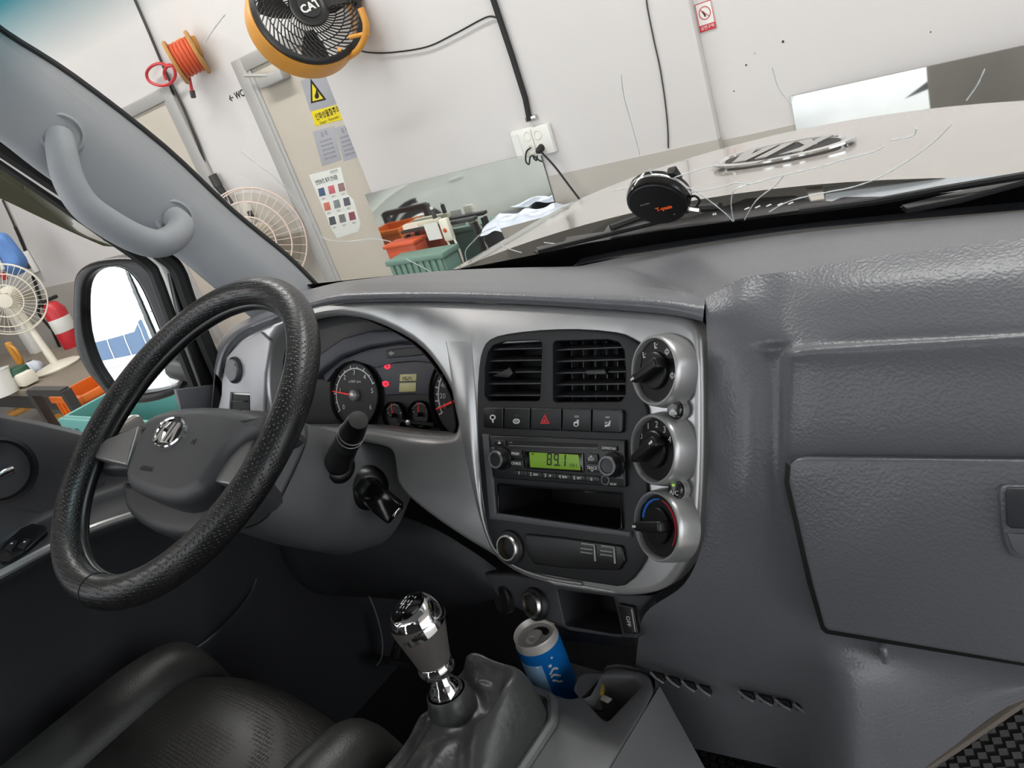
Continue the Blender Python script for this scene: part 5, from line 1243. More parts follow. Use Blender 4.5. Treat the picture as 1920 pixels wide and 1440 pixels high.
# big yellow drum fan
fq = P(577, 18, Y=2.72); fa = nz((.92, -.34, .26))
FP = Pl(fq, fa, ex=(.34, .92, 0))
fan = thing('drum_fan', fq - np.array([0, 0, .3]), 'large yellow drum fan with black grille high on the wall', 'fan')
MB().lathe(fq, fa, [(.250, -.15), (.266, -.14), (.272, -.02), (.266, .0), (.250, .0), (.250, -.13)], 56).build('drum', 'fan_yellow', fan)
MB().lathe(fq, fa, [(.262, -.03), (.262, .012), (.250, .022), (.236, .024), (.236, -.02)], 56).build('grille_ring', 'black_satin', fan)
gr_ = MB()
for r_ in (.205, .165, .125): gr_.tube([FP.w(r_ * math.cos(2 * PI * k / 40), r_ * math.sin(2 * PI * k / 40), .030) for k in range(40)], .0026, 5, closed=True)
for k in range(52):
    a0 = 2 * PI * k / 52; gr_.tube([FP.w(r_ * math.cos(a0 + 5.5 * (r_ - .08)), r_ * math.sin(a0 + 5.5 * (r_ - .08)), .022 + .012 * (1 - (r_ / .24) ** 2)) for r_ in (.085, .12, .16, .20, .238)], .0036, 5)
gr_.build('grille', 'black_satin', fan)
MB().lathe(FP.w(0, 0, .025), fa, [(.095, 0), (.092, .012), (.070, .016), (.066, .014), (0, .014)], 36).build('hub_cap', 'black_satin', fan)
MB().lathe(FP.w(0, 0, .036), fa, [(.058, 0), (.056, .006), (0, .007)], 32).build('hub_badge', 'panel_black', fan)
text('CAT', FP, 0, -.008, .052, 'white_print', fan, h=.0445, px=False, rot=.15, bold=.03)
for k in range(3):
    a0 = 2 * PI * k / 3 + .4
    q = [(r_ * math.cos(a0 + w_), r_ * math.sin(a0 + w_)) for r_, w_ in ((.06, -.3), (.15, -.45), (.225, -.40), (.225, .25), (.15, .35), (.06, .4))]
    MB().panel(FP, q, h=-.09, t=.004, r=.001, px=False).build('blade', 'dark_steel', fan)
st_ = [P(x, y, Y=2.80) for x, y in ((583, 131), (610, 124), (640, 112), (668, 97), (683, 72), (686, 45), (676, 15))]
MB().tube(cr(st_, 5), .016, 10).build('stand_tube', 'fan_yellow', fan)
MB().tube([P(655, 70, Y=2.78), P(690, 62, Y=2.80)], .010, 8).build('stand_pivot', 'fan_yellow', fan)
MB().tube([P(640, 110, Y=2.80), P(636, 92, Y=2.72)], .010, 8).build('stand_brace', 'fan_yellow', fan)
slab('wall_bracket', fq[0] + .02, fq[0] + .10, 2.78, 2.999, fq[2] - .02, fq[2] + .05, 'dark_steel', fan)
def cable(name, pts, r, m, label, cat='cable', parent=None, n=6):
    o = MB().tube(cr(pts, n), r, 7).build(name, m, parent)
    if parent is None: tag(o, label, cat)
    return o
cable('fan_cable', [P(x, y, Y=2.985) for x, y in ((646, 88), (662, 84), (676, 95), (700, 99), (740, 98), (800, 88), (850, 65), (900, 38), (918, 31), (931, 33))], .004, 'black', 'thin black cable sagging from the yellow fan to the conduit')
cd_ = thing('wall_conduit', P(992, 225, Y=2.985), 'black cable conduit running down the pier to the sockets', 'conduit')
MB().tube([P(x, y, Y=2.985) for x, y in ((905, -60), (925, 0), (960, 105), (985, 185), (993, 226))], .013, 10).build('conduit_tube', 'black', cd_)
MB().box(P(996, 222, Y=2.988), (.06, .016, .022), bev=.004).build('conduit_clip', 'alu', cd_)
for k, (cx_, cy_, lab) in enumerate(((986, 268, 'left white double wall socket with a looped cord'), (1019, 262, 'right white double wall socket with a black plug'))):
    o_ = P(cx_, cy_, Y=2.985); t = thing('wall_socket', o_, lab, 'socket')
    wd_ = .125 if k == 0 else .105
    MB().box(o_, (wd_, .028, .13), bev=.006).build('socket_plate', 'white_plastic', t)
    ox = .03 if k == 0 else -.012
    for dz_ in (.03, -.03):
        MB().lathe(o_ + np.array([ox, -.0142, dz_]), (0, -1, 0), [(.021, 0), (.021, .002), (.018, .002), (.016, -.004), (0, -.004)], 24).build('socket_well', 'ivory', t)
    if k == 1: MB().lathe(o_ + np.array([ox, -.014, -.03]), (0, -1, -.2), [(.017, 0), (.016, .03), (.008, .045), (0, .046)], 16).build('plug', 'black', t)
    else: MB().box(o_ + np.array([-.04, -.015, 0]), (.038, .004, .10)).build('blank_plate', 'white_plastic', t)
cable('socket_cord', [P(x, y, Y=2.955) for x, y in ((995, 277), (987, 285), (986, 302), (992, 308), (994, 295), (1000, 292), (1010, 300), (1016, 303))], .004, 'black', 'looped black cord hanging from the wall sockets')
cable('plug_cord', [P(1015, 285, Y=2.95), P(1040, 312, Y=2.955), P(1065, 345, Y=2.96), P(1090, 378, Y=2.96)], .005, 'black', '', parent=t)
cable('thin_wall_cable', [P(x, y, Y=2.995) for x, y in ((1211, -10), (1215, 20), (1226, 75), (1238, 130), (1247, 190), (1252, 240), (1253, 278))], .003, 'dark_steel', 'thin grey cable down the right part of the pier')
# no smoking sign
ns = thing('no_smoking_sign', P(1322, 62, Y=WY - .002), 'red and white no smoking sign on the wall', 'sign')
NSP = Pl((0, WY - .001, 0), (0, -1, 0))
cnr = [(1303, 9), (1334, 0), (1342, 51), (1312, 62)]
panel('sign_plate', 'white_plastic', ns, NSP, cnr, t=.003, r=.0005, rad=.01)
nu = np.mean([NSP.off(.003).uv(*q) for q in cnr], 0); qa = [np.array(NSP.off(.003).uv(*q)) for q in cnr]
sw_, sh_ = qa[1][0] - qa[0][0], qa[0][1] - qa[3][1]
MB().panel(NSP, [(nu[0] - sw_ / 2, nu[1] - sh_ / 2), (nu[0] + sw_ / 2, nu[1] - sh_ / 2), (nu[0] + sw_ / 2, nu[1] - sh_ * .27), (nu[0] - sw_ / 2, nu[1] - sh_ * .27)], h=.003, t=.0005, r=1e-4, px=False).build('red_band', 'red', ns)
MB().panel(NSP, [(nu[0] - sw_ / 2, nu[1] - sh_ / 2), (nu[0] + sw_ / 2, nu[1] - sh_ / 2), (nu[0] + sw_ / 2, nu[1] + sh_ / 2), (nu[0] - sw_ / 2, nu[1] + sh_ / 2)], h=.003, t=.0004, r=1e-4, px=False, holes=[dict(p=[(nu[0] - sw_ * .46, nu[1] - sh_ * .47), (nu[0] + sw_ * .46, nu[1] - sh_ * .47), (nu[0] + sw_ * .46, nu[1] + sh_ * .47), (nu[0] - sw_ * .46, nu[1] + sh_ * .47)])]).build('red_border', 'red', ns)
pc = (nu[0], nu[1] + sh_ * .12); pr = sw_ * .36
MB().panel(NSP, circ(pc, pr), h=.003, t=.0006, r=1e-4, px=False, holes=[dict(p=circ(pc, pr * .86))]).build('prohibition_ring', 'red', ns)
MB().panel(NSP, [(pc[0] - pr * .68, pc[1] + pr * .60), (pc[0] - pr * .60, pc[1] + pr * .68), (pc[0] + pr * .68, pc[1] - pr * .60), (pc[0] + pr * .60, pc[1] - pr * .68)], h=.0032, t=.0006, r=1e-4, px=False).build('prohibition_bar', 'red', ns)
MB().panel(NSP, [(pc[0] - pr * .5, pc[1] + pr * .35), (pc[0] - pr * .1, pc[1] + pr * .3), (pc[0] + pr * .0, pc[1] - pr * .1), (pc[0] + pr * .15, pc[1] - pr * .5), (pc[0] - pr * .1, pc[1] - pr * .6), (pc[0] - pr * .3, pc[1] - pr * .05)], h=.003, t=.0004, r=1e-4, px=False).build('pictogram', 'black', ns)
text('금연구역', NSP, nu[0], nu[1] - sh_ * .385, sh_ * .15, 'white_print', ns, h=.0037, px=False)

# stickers on door 1
DP = Pl((0, WY - .018, 0), (0, -1, 0))
fs = thing('flammable_sign', DP.hit(598, 200), 'yellow flame warning triangle on a grey sticker on the door', 'sign')
panel('sticker', 'sticker_grey', fs, DP, [(563, 152), (618, 128), (640, 190), (583, 212)], t=.001, r=.0002)
tr_ = [(582, 147), (612, 187), (583, 194)]
panel('triangle', 'black', fs, DP, tr_, h=.001, t=.0006, r=1e-4)
panel('triangle_field', 'sticker_yellow', fs, DP, [(585, 157), (606, 185), (586, 190)], h=.0016, t=.0005, r=1e-4)
panel('flame', 'black', fs, DP, [(593, 167), (598, 178), (597, 184), (592, 185), (590, 180), (592, 174)], h=.0021, t=.0004, r=1e-4, smooth=2)
ys = panel('yellow_notice', 'sticker_yellow', None, DP, [(583, 209), (640, 195), (650, 222), (591, 237)], t=.0012, r=.0002)
ysr = thing('notice_root', DP.hit(610, 236), 'yellow notice with black Korean lettering under the flame sign', 'sign'); ysr.name = 'danger_notice'
bpy.data.objects.remove(ys)
panel('notice_plate', 'sticker_yellow', ysr, DP, [(583, 209), (640, 195), (650, 222), (591, 237)], t=.0012, r=.0002)
text('인화성물질주의', DP, 614, 213, .040, 'black', ysr, h=.0016, sx=.85, bold=.02); text('Danger - Flammable', DP, 617, 225, .021, 'black', ysr, h=.0016)
for k, (pp, lab) in enumerate((([(586, 247), (626, 236), (640, 300), (604, 312)], 'left white printed sheet on the beige door'), ([(628, 240), (660, 230), (676, 292), (645, 303)], 'right white printed sheet beside the pier edge'))):
    pt_ = thing('printed_sheet', DP.hit(*pp[3]), lab, 'notice')
    panel('paper', 'sticker_grey', pt_, DP, pp, t=.0008, r=.0001)
    cx_ = sum(q[0] for q in pp) / 4; cy_ = sum(q[1] for q in pp) / 4
    text('공 지', DP, cx_ - 6, cy_ - 22, .030, 'dash', pt_, h=.0010)
    for j in range(5): text('안전수칙 및 준수사항', DP, cx_ - 3 + j * 2.2, cy_ - 10 + j * 8, .012, 'dash', pt_, h=.0010)
po = thing('safety_poster', DP.hit(630, 445), 'pale green safety poster with nine pictures on the door', 'poster')
panel('poster_sheet', 'poster', po, DP, [(579, 328), (639, 313), (651, 364), (663, 375), (676, 420), (672, 434), (632, 447), (622, 430)], t=.001, r=.0001)
text('안전보건 표지 안내문', DP, 612, 338, .030, 'black', po, h=.0013, sx=.8, bold=.02); text('산업안전', DP, 626, 322, .02, 'black', po, h=.0013)
pcs = [(70, 90, 120), (190, 100, 110), (140, 110, 110), (190, 110, 90), (120, 130, 130), (90, 90, 100), (70, 75, 80), (110, 110, 110), (130, 70, 80)]
for k in range(9):
    i, j = k % 3, k // 3
    x = 602 + i * 18.5 + j * 10; y = 360 + j * 27 - i * 4.5
    pm_ = mat('picture_%d' % k, pcs[k], .6, var=.4, vscale=60)
    fr_ = panel('picture_frame', 'white_plastic', po, DP, [(x - 8, y - 8), (x + 6, y - 11.5), (x + 11, y + 8), (x - 4, y + 11)], h=.001, t=.0004, r=1e-4, rad=.01)
    panel('picture', pm_, fr_, DP, [(x - 6, y - 6), (x + 5, y - 9), (x + 9, y + 6), (x - 3, y + 9)], h=.0014, t=.0004, r=1e-4)
    text('보호구', DP, x + 5, y + 13, .013, 'black', po, h=.0013)
ww = thing('wc_sign', W.off(.002).hit(455, 184), 'small black WC arrow lettering beside the door frame', 'sign')
text('← WC', W, 443, 180, .055, 'black', ww, h=.002, bold=.02)
# dark jamb between door and pier
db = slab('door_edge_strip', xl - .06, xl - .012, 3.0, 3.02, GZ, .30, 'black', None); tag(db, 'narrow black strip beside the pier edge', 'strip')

# cord reel
mat('reel_ochre', (176, 128, 66), .6)
rq = W.off(.12).hit(350, 108)
rl = thing('cord_reel', rq - np.array([0, 0, .2]), 'orange and yellow cord reel hung on the white wall', 'cord reel')
ra_ = nz((.62, .78, .12)); RPl = Pl(rq, ra_)
for h_ in (-.07, .07): MB().lathe(rq + ra_ * h_, ra_, [(.03, -.010), (.125, -.010), (.13, 0), (.125, .010), (.03, .010)], 28).build('reel_flange', 'reel_ochre', rl)
for k in range(5): MB().tube([RPl.w(.09 * math.cos(2 * PI * j / 24), .09 * math.sin(2 * PI * j / 24), -.048 + k * .024) for j in range(24)], .013, 7, closed=True).build('cord_turn', 'orange_red', rl)
MB().box(rq + np.array([-.05, .06, .05]), (.10, .12, .12), bev=.01).build('reel_bracket', 'fan_yellow', rl)
MB().tube(cr([W.off(.10).hit(*q) for q in ((350, 120), (356, 150), (360, 170), (362, 182))], 4), .010, 7).build('cord_tail', 'red', rl)
MB().tube([W.off(.10).hit(360, 170), W.off(.10).hit(363, 183)], .016, 8).build('tail_plug', 'dark_steel', rl)
cable('red_hose_loop', [W.off(.06).hit(*q) for q in ((332, 116), (318, 124), (300, 119), (283, 125), (275, 138), (280, 152), (298, 160), (316, 158), (328, 145), (326, 128), (316, 122), (308, 135), (312, 150))], .010, 'red', 'red air hose coiled in a loop left of the reel', 'hose')
cable('wall_wire', [W.off(.02).hit(*q) for q in ((240, -30), (253, 0), (280, 62), (313, 140), (345, 205), (375, 280), (392, 325), (405, 365))], .009, 'dark_steel', 'dark wire running down the white wall past the far door')
tt = thing('hanging_torch', W.off(.05).hit(435, 385), 'black pistol shaped tool hanging on the wall wire', 'tool')
MB().tube([W.off(.05).hit(398, 328), W.off(.05).hit(410, 350)], .030, 10).build('tool_body', 'dark_steel', tt)
MB().tube([W.off(.05).hit(410, 350), W.off(.05).hit(420, 362), W.off(.05).hit(435, 381)], [.026, .020, .012], 10).build('tool_nozzle', 'black', tt)
# pale round fan guard behind the pillar
wq = W.off(.25).hit(477, 452)
wfn = thing('wall_fan', wq - np.array([0, 0, .35]), 'pale pink fan guard glimpsed behind the pillar edge', 'fan')
wa = nz((.6, -.78, .05)); WPl = Pl(wq, wa); gm_ = MB()
for r_, h_ in ((.33, 0), (.25, .05), (.16, .075), (.32, -.05)): gm_.tube([WPl.w(r_ * math.cos(2 * PI * k / 48), r_ * math.sin(2 * PI * k / 48), h_) for k in range(48)], .005, 5, closed=True)
for k in range(36):
    a = 2 * PI * k / 36; gm_.tube([WPl.w(.33 * math.cos(a), .33 * math.sin(a), 0), WPl.w(.2 * math.cos(a), .2 * math.sin(a), .06), WPl.w(.06 * math.cos(a), .06 * math.sin(a), .08)], .002, 4)
mat('pink_wire', (222, 200, 190), .5); gm_.build('guard', 'pink_wire', wfn)
MB().lathe(wq, wa, [(.30, 0), (.05, .02), (0, .02)], 32).build('blade_disc', 'fan_blade', wfn)
MB().lathe(wq - wa * .2, wa, [(.09, 0), (.09, .15), (.05, .2)], 20).build('motor', 'ivory', wfn)
MB().tube([wq - wa * .12, wq + np.array([0, .2, -.3]), (wq[0], WY - .1, GZ)], .02, 8).build('fan_pole', 'ivory', wfn)
op = thing('wall_outlet', W.off(.01).hit(470, 405), 'small white wall outlet above the pale fan guard', 'outlet')
MB().box(W.off(.015).hit(466, 398), (.09, .03, .14), bev=.008).build('outlet_box', 'white_plastic', op); MB().box(W.off(.035).hit(470, 402), (.03, .02, .05)).build('outlet_plug', 'black', op)

# things standing by the pier, below the mirror
bx_ = thing('tool_chest', (-1.95, 2.8, GZ), 'black tool chest under a white plastic sheet behind the hood', 'chest')
bq0 = P(905, 438, Y=2.75); bq1 = P(1030, 410, Y=2.75)
x0_, x1_ = bq0[0], bq1[0]; zt = bq0[2]
slab('chest_body', x0_, x1_, 2.75, 2.93, GZ, zt, 'black_satin', bx_, .01)
slab('drawer_line', x0_ - .002, x1_ + .002, 2.745, 2.76, zt - .085, zt - .075, 'alu', bx_)
shp = [[(x0_ - .02 + (x1_ - x0_ + .04) * i / 8, y, zt + .008 + .02 * math.sin(i * 1.1 + y * 9) ** 2 + (.012 if y > 2.75 else -.02)) for i in range(9)] for y in (2.735, 2.75, 2.80, 2.88, 2.94)]
mat('plastic_sheet', (205, 212, 225), .2, var=.2, vscale=18); loft('plastic_sheet', 'plastic_sheet', bx_, shp, 3, 3)
ob = thing('orange_box', P(745, 490, Y=2.62), 'orange plastic box under the mirror beside the door', 'box')
o1 = P(722, 466, Y=2.84); o2 = P(774, 452, Y=2.84); slab('box_body', o1[0], o2[0], 2.84, 2.94, o1[2] - .10, o1[2] + .0, 'orange_red', ob, .01)
slab('box_lid', o1[0] - .01, o2[0] + .01, 2.83, 2.95, o1[2] - .005, o1[2] + .015, 'orange_red', ob, .006)
tc = thing('teal_crate', P(775, 510, Y=2.6), 'greenish slatted crate below the orange box', 'crate')
t1 = P(728, 492, Y=2.70); t2 = P(826, 470, Y=2.70); z_ = (t1[2] + t2[2]) / 2
mat('crate_green', (105, 135, 122), .6)
slab('crate_body', t1[0], t2[0], 2.70, 2.82, z_ - .4, z_ - .03, 'crate_green', tc, .01); slab('crate_rim', t1[0] - .015, t2[0] + .015, 2.685, 2.828, z_ - .03, z_, 'crate_green', tc, .008)
for k in range(9):
    xx = t1[0] + (t2[0] - t1[0]) * (k + .5) / 9; slab('crate_rib', xx - .012, xx + .012, 2.69, 2.71, z_ - .35, z_ - .03, 'crate_green', tc)
tr = thing('tool_trolley', P(820, 470, Y=2.75), 'dark steel trolley frame carrying a beige box in front of the mirror', 'trolley')
a_ = P(742, 430, Y=2.90); b_ = P(876, 398, Y=2.90); zt2 = (a_[2] + b_[2]) / 2 - .03
slab('trolley_top', a_[0], b_[0], 2.925, 2.965, zt2 - .018, zt2, 'dark_steel', tr, .004)
for xx in (a_[0] + .02, b_[0] - .02):
    for yy in (2.934, 2.956): slab('trolley_leg', xx - .008, xx + .008, yy - .008, yy + .008, GZ, zt2 - .03, 'dark_steel', tr)
bb = thing('beige_carton', (a_[0] + .25, 2.78, zt2), 'beige carton lying on the trolley before the mirror', 'carton')
mat('beige', (205, 200, 180), .7); slab('carton_body', a_[0] + .03, a_[0] + .30, 2.93, 2.963, zt2 + .001, zt2 + .030, 'beige', bb, .004); slab('carton_flap', a_[0] + .03, a_[0] + .15, 2.926, 2.9299, zt2 + .004, zt2 + .028, 'ivory', bb)
sb = thing('spray_bottle', P(806, 405, Y=2.75), 'dark spray can standing on the trolley', 'spray can')
sx_ = (a_[0] + b_[0]) / 2; MB().lathe((sx_, 2.945, zt2 + .001), (0, 0, 1), [(.0, 0), (.012, 0), (.012, .07), (.007, .08), (.007, .09), (0, .09)], 20).build('spray_body', 'dark_steel', sb); MB().lathe((sx_, 2.945, zt2 + .08), (0, 0, 1), [(.009, 0), (.009, .014), (0, .014)], 16).build('spray_cap', 'white_plastic', sb)
ps = thing('power_strip', P(838, 430, Y=2.66), 'cream switch box hanging from the trolley front', 'switch box')
pq = P(838, 430, Y=2.88); MB().box(pq, (.06, .03, .12), bev=.008).build('switch_body', 'ivory', ps); MB().lathe(pq + np.array([0, -.016, 0]), (0, -1, 0), [(.012, 0), (.010, .006), (0, .007)], 14).build('switch_knob', 'orange_red', ps)
wc_ = thing('white_card', P(812, 435, Y=2.66), 'white card hanging on the trolley beside the switch box', 'card')
cq2 = P(812, 434, Y=2.885); MB().box(cq2, (.10, .004, .09)).build('card_sheet', 'white_plastic', wc_)
for k, o__ in enumerate((0, 14)):
    cable('white_cord', [P(836 + o__, 445, Y=2.88), P(848 + o__, 470, Y=2.87), P(862 + o__ * .6, 498, Y=2.86)], .006, 'ivory', '', 'cord', parent=ps)

# ================================================================== left of the truck, seen through the driver window
BZ = P(100, 704, Y=1.95)[2]
bn = thing('workbench', (-6.2, 2.2, GZ), 'dark workbench along the wall left of the truck', 'workbench')
e0 = P(-30, 752, Y=1.75); e1 = P(113, 708, Y=1.75); zb = (e0[2] + e1[2]) / 2
slab('bench_top', e0[0] - 1.5, e1[0], 1.75, 2.55, zb - .05, zb, 'wood', bn, .004)
slab('bench_apron', e0[0] - 1.5, e1[0] + .002, 1.748, 1.79, zb - .15, zb - .051, 'dark_steel', bn)
for xx in (e1[0] - .04, e0[0] - .6):
    for yy in (1.80, 2.50): slab('bench_leg', xx - .03, xx + .03, yy - .03, yy + .03, GZ, zb - .15, 'dark_steel', bn)
def stand_fan(cx_, cy_, Y, rad, bx, by, label):
    q = P(cx_, cy_, Y=Y); t = thing('stand_fan', (q[0], q[1], zb), label, 'fan'); ax = nz((.85, -.5, -.05)); pl = Pl(q, ax); g = MB()
    for r_, h_ in ((rad, 0), (rad * .75, .04), (rad * .45, .055), (rad * .98, -.05)): g.tube([pl.w(r_ * math.cos(2 * PI * k / 44), r_ * math.sin(2 * PI * k / 44), h_) for k in range(44)], .005, 5, closed=True)
    for k in range(40):
        a = 2 * PI * k / 40; g.tube([pl.w(rad * math.cos(a), rad * math.sin(a), 0), pl.w(rad * .6 * math.cos(a), rad * .6 * math.sin(a), .05), pl.w(.04 * math.cos(a), .04 * math.sin(a), .06)], .002, 4)
    g.build('guard', 'ivory', t)
    for k in range(3):
        a0 = 2 * PI * k / 3; MB().panel(pl, [(r_ * math.cos(a0 + w_), r_ * math.sin(a0 + w_)) for r_, w_ in ((.04, -.5), (rad * .6, -.6), (rad * .9, -.4), (rad * .9, .35), (rad * .6, .45), (.04, .5))], h=.0, t=.004, r=.001, px=False).build('blade', 'fan_blade', t)
    MB().lathe(pl.w(0, 0, .05), ax, [(.055, 0), (.05, .015), (.02, .018), (0, .018)], 20).build('guard_badge', 'ivory', t)
    MB().lathe(q - ax * .2, ax, [(.03, 0), (.075, .03), (.08, .14), (.05, .2)], 20).build('motor', 'ivory', t)
    b_ = P(bx, by, Z=zb + .03)
    MB().tube([q - ax * .12, q - ax * .12 - np.array([0, 0, .12]), (b_ + q - ax * .1) / 2 + np.array([0, 0, .0]), b_], [.03, .028, .025, .03], 10).build('post', 'ivory', t)
    MB().lathe(b_ - np.array([0, 0, .029]), (0, 0, 1), [(0, 0), (.17, 0), (.18, .015), (.15, .03), (.05, .05), (0, .05)], 32).build('base', 'ivory', t)
stand_fan(12, 562, 2.05, .265, 105, 684, 'cream stand fan with round guard on the workbench')
col = thing('bench_post', P(50, 690, Z=zb), 'white square post standing behind the stand fan', 'post')
pa = P(35, 610, Y=2.45); pb_ = P(70, 690, Y=2.45); slab('post_body', pa[0] - .06, pa[0] + .10, 2.42, 2.52, zb, pa[2] + .25, 'white_plastic', col, .006); slab('post_cap', pa[0] - .08, pa[0] + .12, 2.40, 2.54, pa[2] + .25, pa[2] + .28, 'white_plastic', col, .004)
cable('black_wall_pipe', [W.off(.02).hit(*q) for q in ((28, 425), (48, 472), (62, 520), (90, 600), (124, 678))], .014, 'black', 'black pipe running down the wall behind the stand fan', 'pipe')
cable('upper_wall_wire', [W.off(.02).hit(*q) for q in ((5, 375), (28, 425), (40, 455), (52, 480))], .010, 'dark_steel', 'dark wire on the wall seen through the driver window', 'wire')
ob2 = thing('white_switch_box', W.off(.02).hit(60, 500), 'white switch boxes on the wall wire left of the door mirror', 'switch box')
MB().box(W.off(.03).hit(54, 492), (.16, .05, .22), bev=.01).build('box_body', 'white_plastic', ob2); MB().box(W.off(.06).hit(53, 498), (.05, .03, .06), bev=.004).build('box_plug', 'dark_steel', ob2)
cb = thing('blue_cloth', P(16, 490, Y=2.4), 'blue cloth bundle hanging above the stand fan', 'cloth')
cq3 = P(14, 474, Y=2.6)
rb_ = [[cq3 + np.array([r_ * math.cos(a) * (1 + .15 * math.sin(3 * a + z * 20)), r_ * .6 * math.sin(a), z]) for a in np.linspace(0, 2 * PI, 15)] for z, r_ in ((.18, .03), (.14, .12), (.0, .15), (-.12, .16), (-.2, .06))]
loft('bundle', 'blue_cloth', cb, rb_, 3, 2); MB().box(cq3 + np.array([.0, -.11, -.01]), (.12, .03, .22), bev=.03).build('white_patch', 'white_plastic', cb); MB().box(cq3 + np.array([-.08, -.1, -.17]), (.08, .03, .07), bev=.01).build('red_patch', 'red', cb)
fe = thing('fire_extinguisher', P(165, 688, Y=2.5), 'red fire extinguisher with white band beside the door mirror', 'fire extinguisher')
fq2 = P(158, 678, Y=2.55); fq2 = np.array([fq2[0], fq2[1], zb])
MB().lathe(fq2, (0, 0, 1), [(0, 0), (.085, 0), (.09, .03), (.09, .34), (.06, .40), (.025, .42), (0, .42)], 28).build('cylinder', 'red', fe)
MB().lathe(fq2 + np.array([0, 0, .15]), (0, 0, 1), [(.0905, 0), (.0915, .003), (.0915, .12), (.0905, .123)], 28).build('label_band', 'white_plastic', fe)
MB().box(fq2 + np.array([0, 0, .44]), (.05, .16, .03), bev=.008).build('handle', 'black', fe); MB().tube(cr([fq2 + np.array([0, -.06, .44]), fq2 + np.array([-.12, -.08, .36]), fq2 + np.array([-.12, -.06, .2])], 4), .012, 8).build('hose', 'black', fe)
def crate(name, pa, pb, Y0, Y1, hgt, m, label, group=None):
    t = thing(name, P(*pa, Y=Y0), label, 'crate', group)
    a = P(*pa, Y=Y0); b = P(*pb, Y=Y0); z = (a[2] + b[2]) / 2
    slab('crate_bottom', a[0], b[0], Y0, Y1, z - hgt, z - hgt + .01, m, t)
    for (x0, x1, y0, y1) in ((a[0], a[0] + .012, Y0, Y1), (b[0] - .012, b[0], Y0, Y1), (a[0] + .012, b[0] - .012, Y0, Y0 + .012), (a[0] + .012, b[0] - .012, Y1 - .012, Y1)):
        slab('crate_side', x0, x1, y0, y1, z - hgt, z, m, t)
    for (x0, x1, y0, y1) in ((a[0] - .02, b[0] + .02, Y0 - .02, Y0), (a[0] - .02, b[0] + .02, Y1, Y1 + .02), (b[0], b[0] + .02, Y0, Y1), (a[0] - .02, a[0], Y0, Y1)): slab('crate_rim', x0, x1, y0, y1, z - .04, z, m, t, .004)
    n = 6
    for k in range(n):
        xx = a[0] + (b[0] - a[0]) * (k + .5) / n; slab('crate_rib', xx - .008, xx + .008, Y0 - .012, Y0, z - hgt + .02, z - .04, m, t)
    return t, a, b, z
_oa = P(98, 742, Y=1.5); _of = P(188, 701, Z=_oa[2])
_, ca, cb_, cz = crate('orange_crate', (98, 742), (150, 744), 1.5, min(_of[1], 2.4), .22, 'orange', 'orange plastic crate left of the steering wheel')
fr_ = thing('crate_stand', (ca[0], 1.5, GZ), 'dark steel stand holding the orange crate', 'stand')
for xx in (ca[0] - .05, cb_[0] + .05):
    slab('stand_leg', xx - .025, xx + .025, 1.41, 1.46, GZ, cz + .08, 'dark_steel', fr_)
slab('stand_rail', ca[0] - .05, cb_[0] + .05, 1.411, 1.459, cz + .05, cz + .09, 'dark_steel', fr_); slab('stand_shelf', ca[0] - .05, cb_[0] + .05, 1.42, 2.4, cz - .245, cz - .225, 'dark_steel', fr_)
_, ta_, tb_, tz_ = crate('teal_crate', (120, 782), (300, 792), 1.0, 1.2, .30, 'teal', 'teal plastic crate in front of the orange crate')
ts_ = thing('crate_stand', ((ta_[0] + tb_[0]) / 2, 1.1, GZ), 'low steel stand under the teal crate', 'stand')
slab('stand_shelf', ta_[0], tb_[0], 1.0, 1.2, tz_ - .325, tz_ - .301, 'dark_steel', ts_)
for xx in (ta_[0] + .03, tb_[0] - .03):
    for yy in (1.03, 1.17): slab('stand_leg', xx - .02, xx + .02, yy - .02, yy + .02, GZ, tz_ - .325, 'dark_steel', ts_)
wb = thing('white_bucket', P(10, 735, Z=zb), 'white plastic tub on the workbench edge', 'tub')
wq2 = P(16, 738, Z=zb); MB().lathe(wq2, (0, 0, 1), [(0, 0), (.08, 0), (.095, .18), (.10, .185), (.09, .185), (.08, .02)], 28).build('tub_body', 'white_plastic', wb); MB().tube([wq2 + np.array([0, 0, .2]), wq2 + np.array([-.06, .02, .30])], .012, 8).build('brush_handle', 'dark_steel', wb)
lb2 = thing('cream_lunchbox', P(48, 726, Z=zb), 'cream plastic box with green lid on the workbench', 'box')
lq = P(54, 722, Z=zb); MB().box(lq + np.array([0, .0, .06]), (.20, .12, .10), bev=.02).build('box_body', 'ivory', lb2); MB().lathe(lq + np.array([-.05, 0, .12]), (0, 0, 1), [(.08, -.02), (.075, .02), (.04, .035), (0, .035)], 20).build('green_cap', mat('dark_green', (40, 80, 60), .5), lb2)
yb = thing('yellow_bottle', P(43, 690, Z=zb), 'yellow handled bottle beside the white post', 'bottle')
yq = P(42, 688, Z=zb); MB().box(yq + np.array([0, 0, .12]), (.07, .05, .24), bev=.02).build('bottle_body', 'fan_yellow', yb); MB().tube(cr([yq + np.array([.03, 0, .2]), yq + np.array([.09, 0, .16]), yq + np.array([.08, 0, .06]), yq + np.array([.03, 0, .04])], 4), .014, 8).build('bottle_handle', 'fan_yellow', yb)
pb2 = thing('plastic_bag', P(68, 700, Z=zb), 'crumpled clear plastic bag on the workbench', 'bag')
bq = P(68, 698, Z=zb); rb_ = [[bq + np.array([r_ * math.cos(a) * (1 + .2 * math.sin(5 * a + z * 50)), r_ * .7 * math.sin(a) * (1 + .2 * math.cos(4 * a)), z]) for a in np.linspace(0, 2 * PI, 17)] for z, r_ in ((.002, .08), (.03, .10), (.07, .08), (.10, .03))]
loft('bag_film', 'plastic_sheet', pb2, rb_, 2, 2)
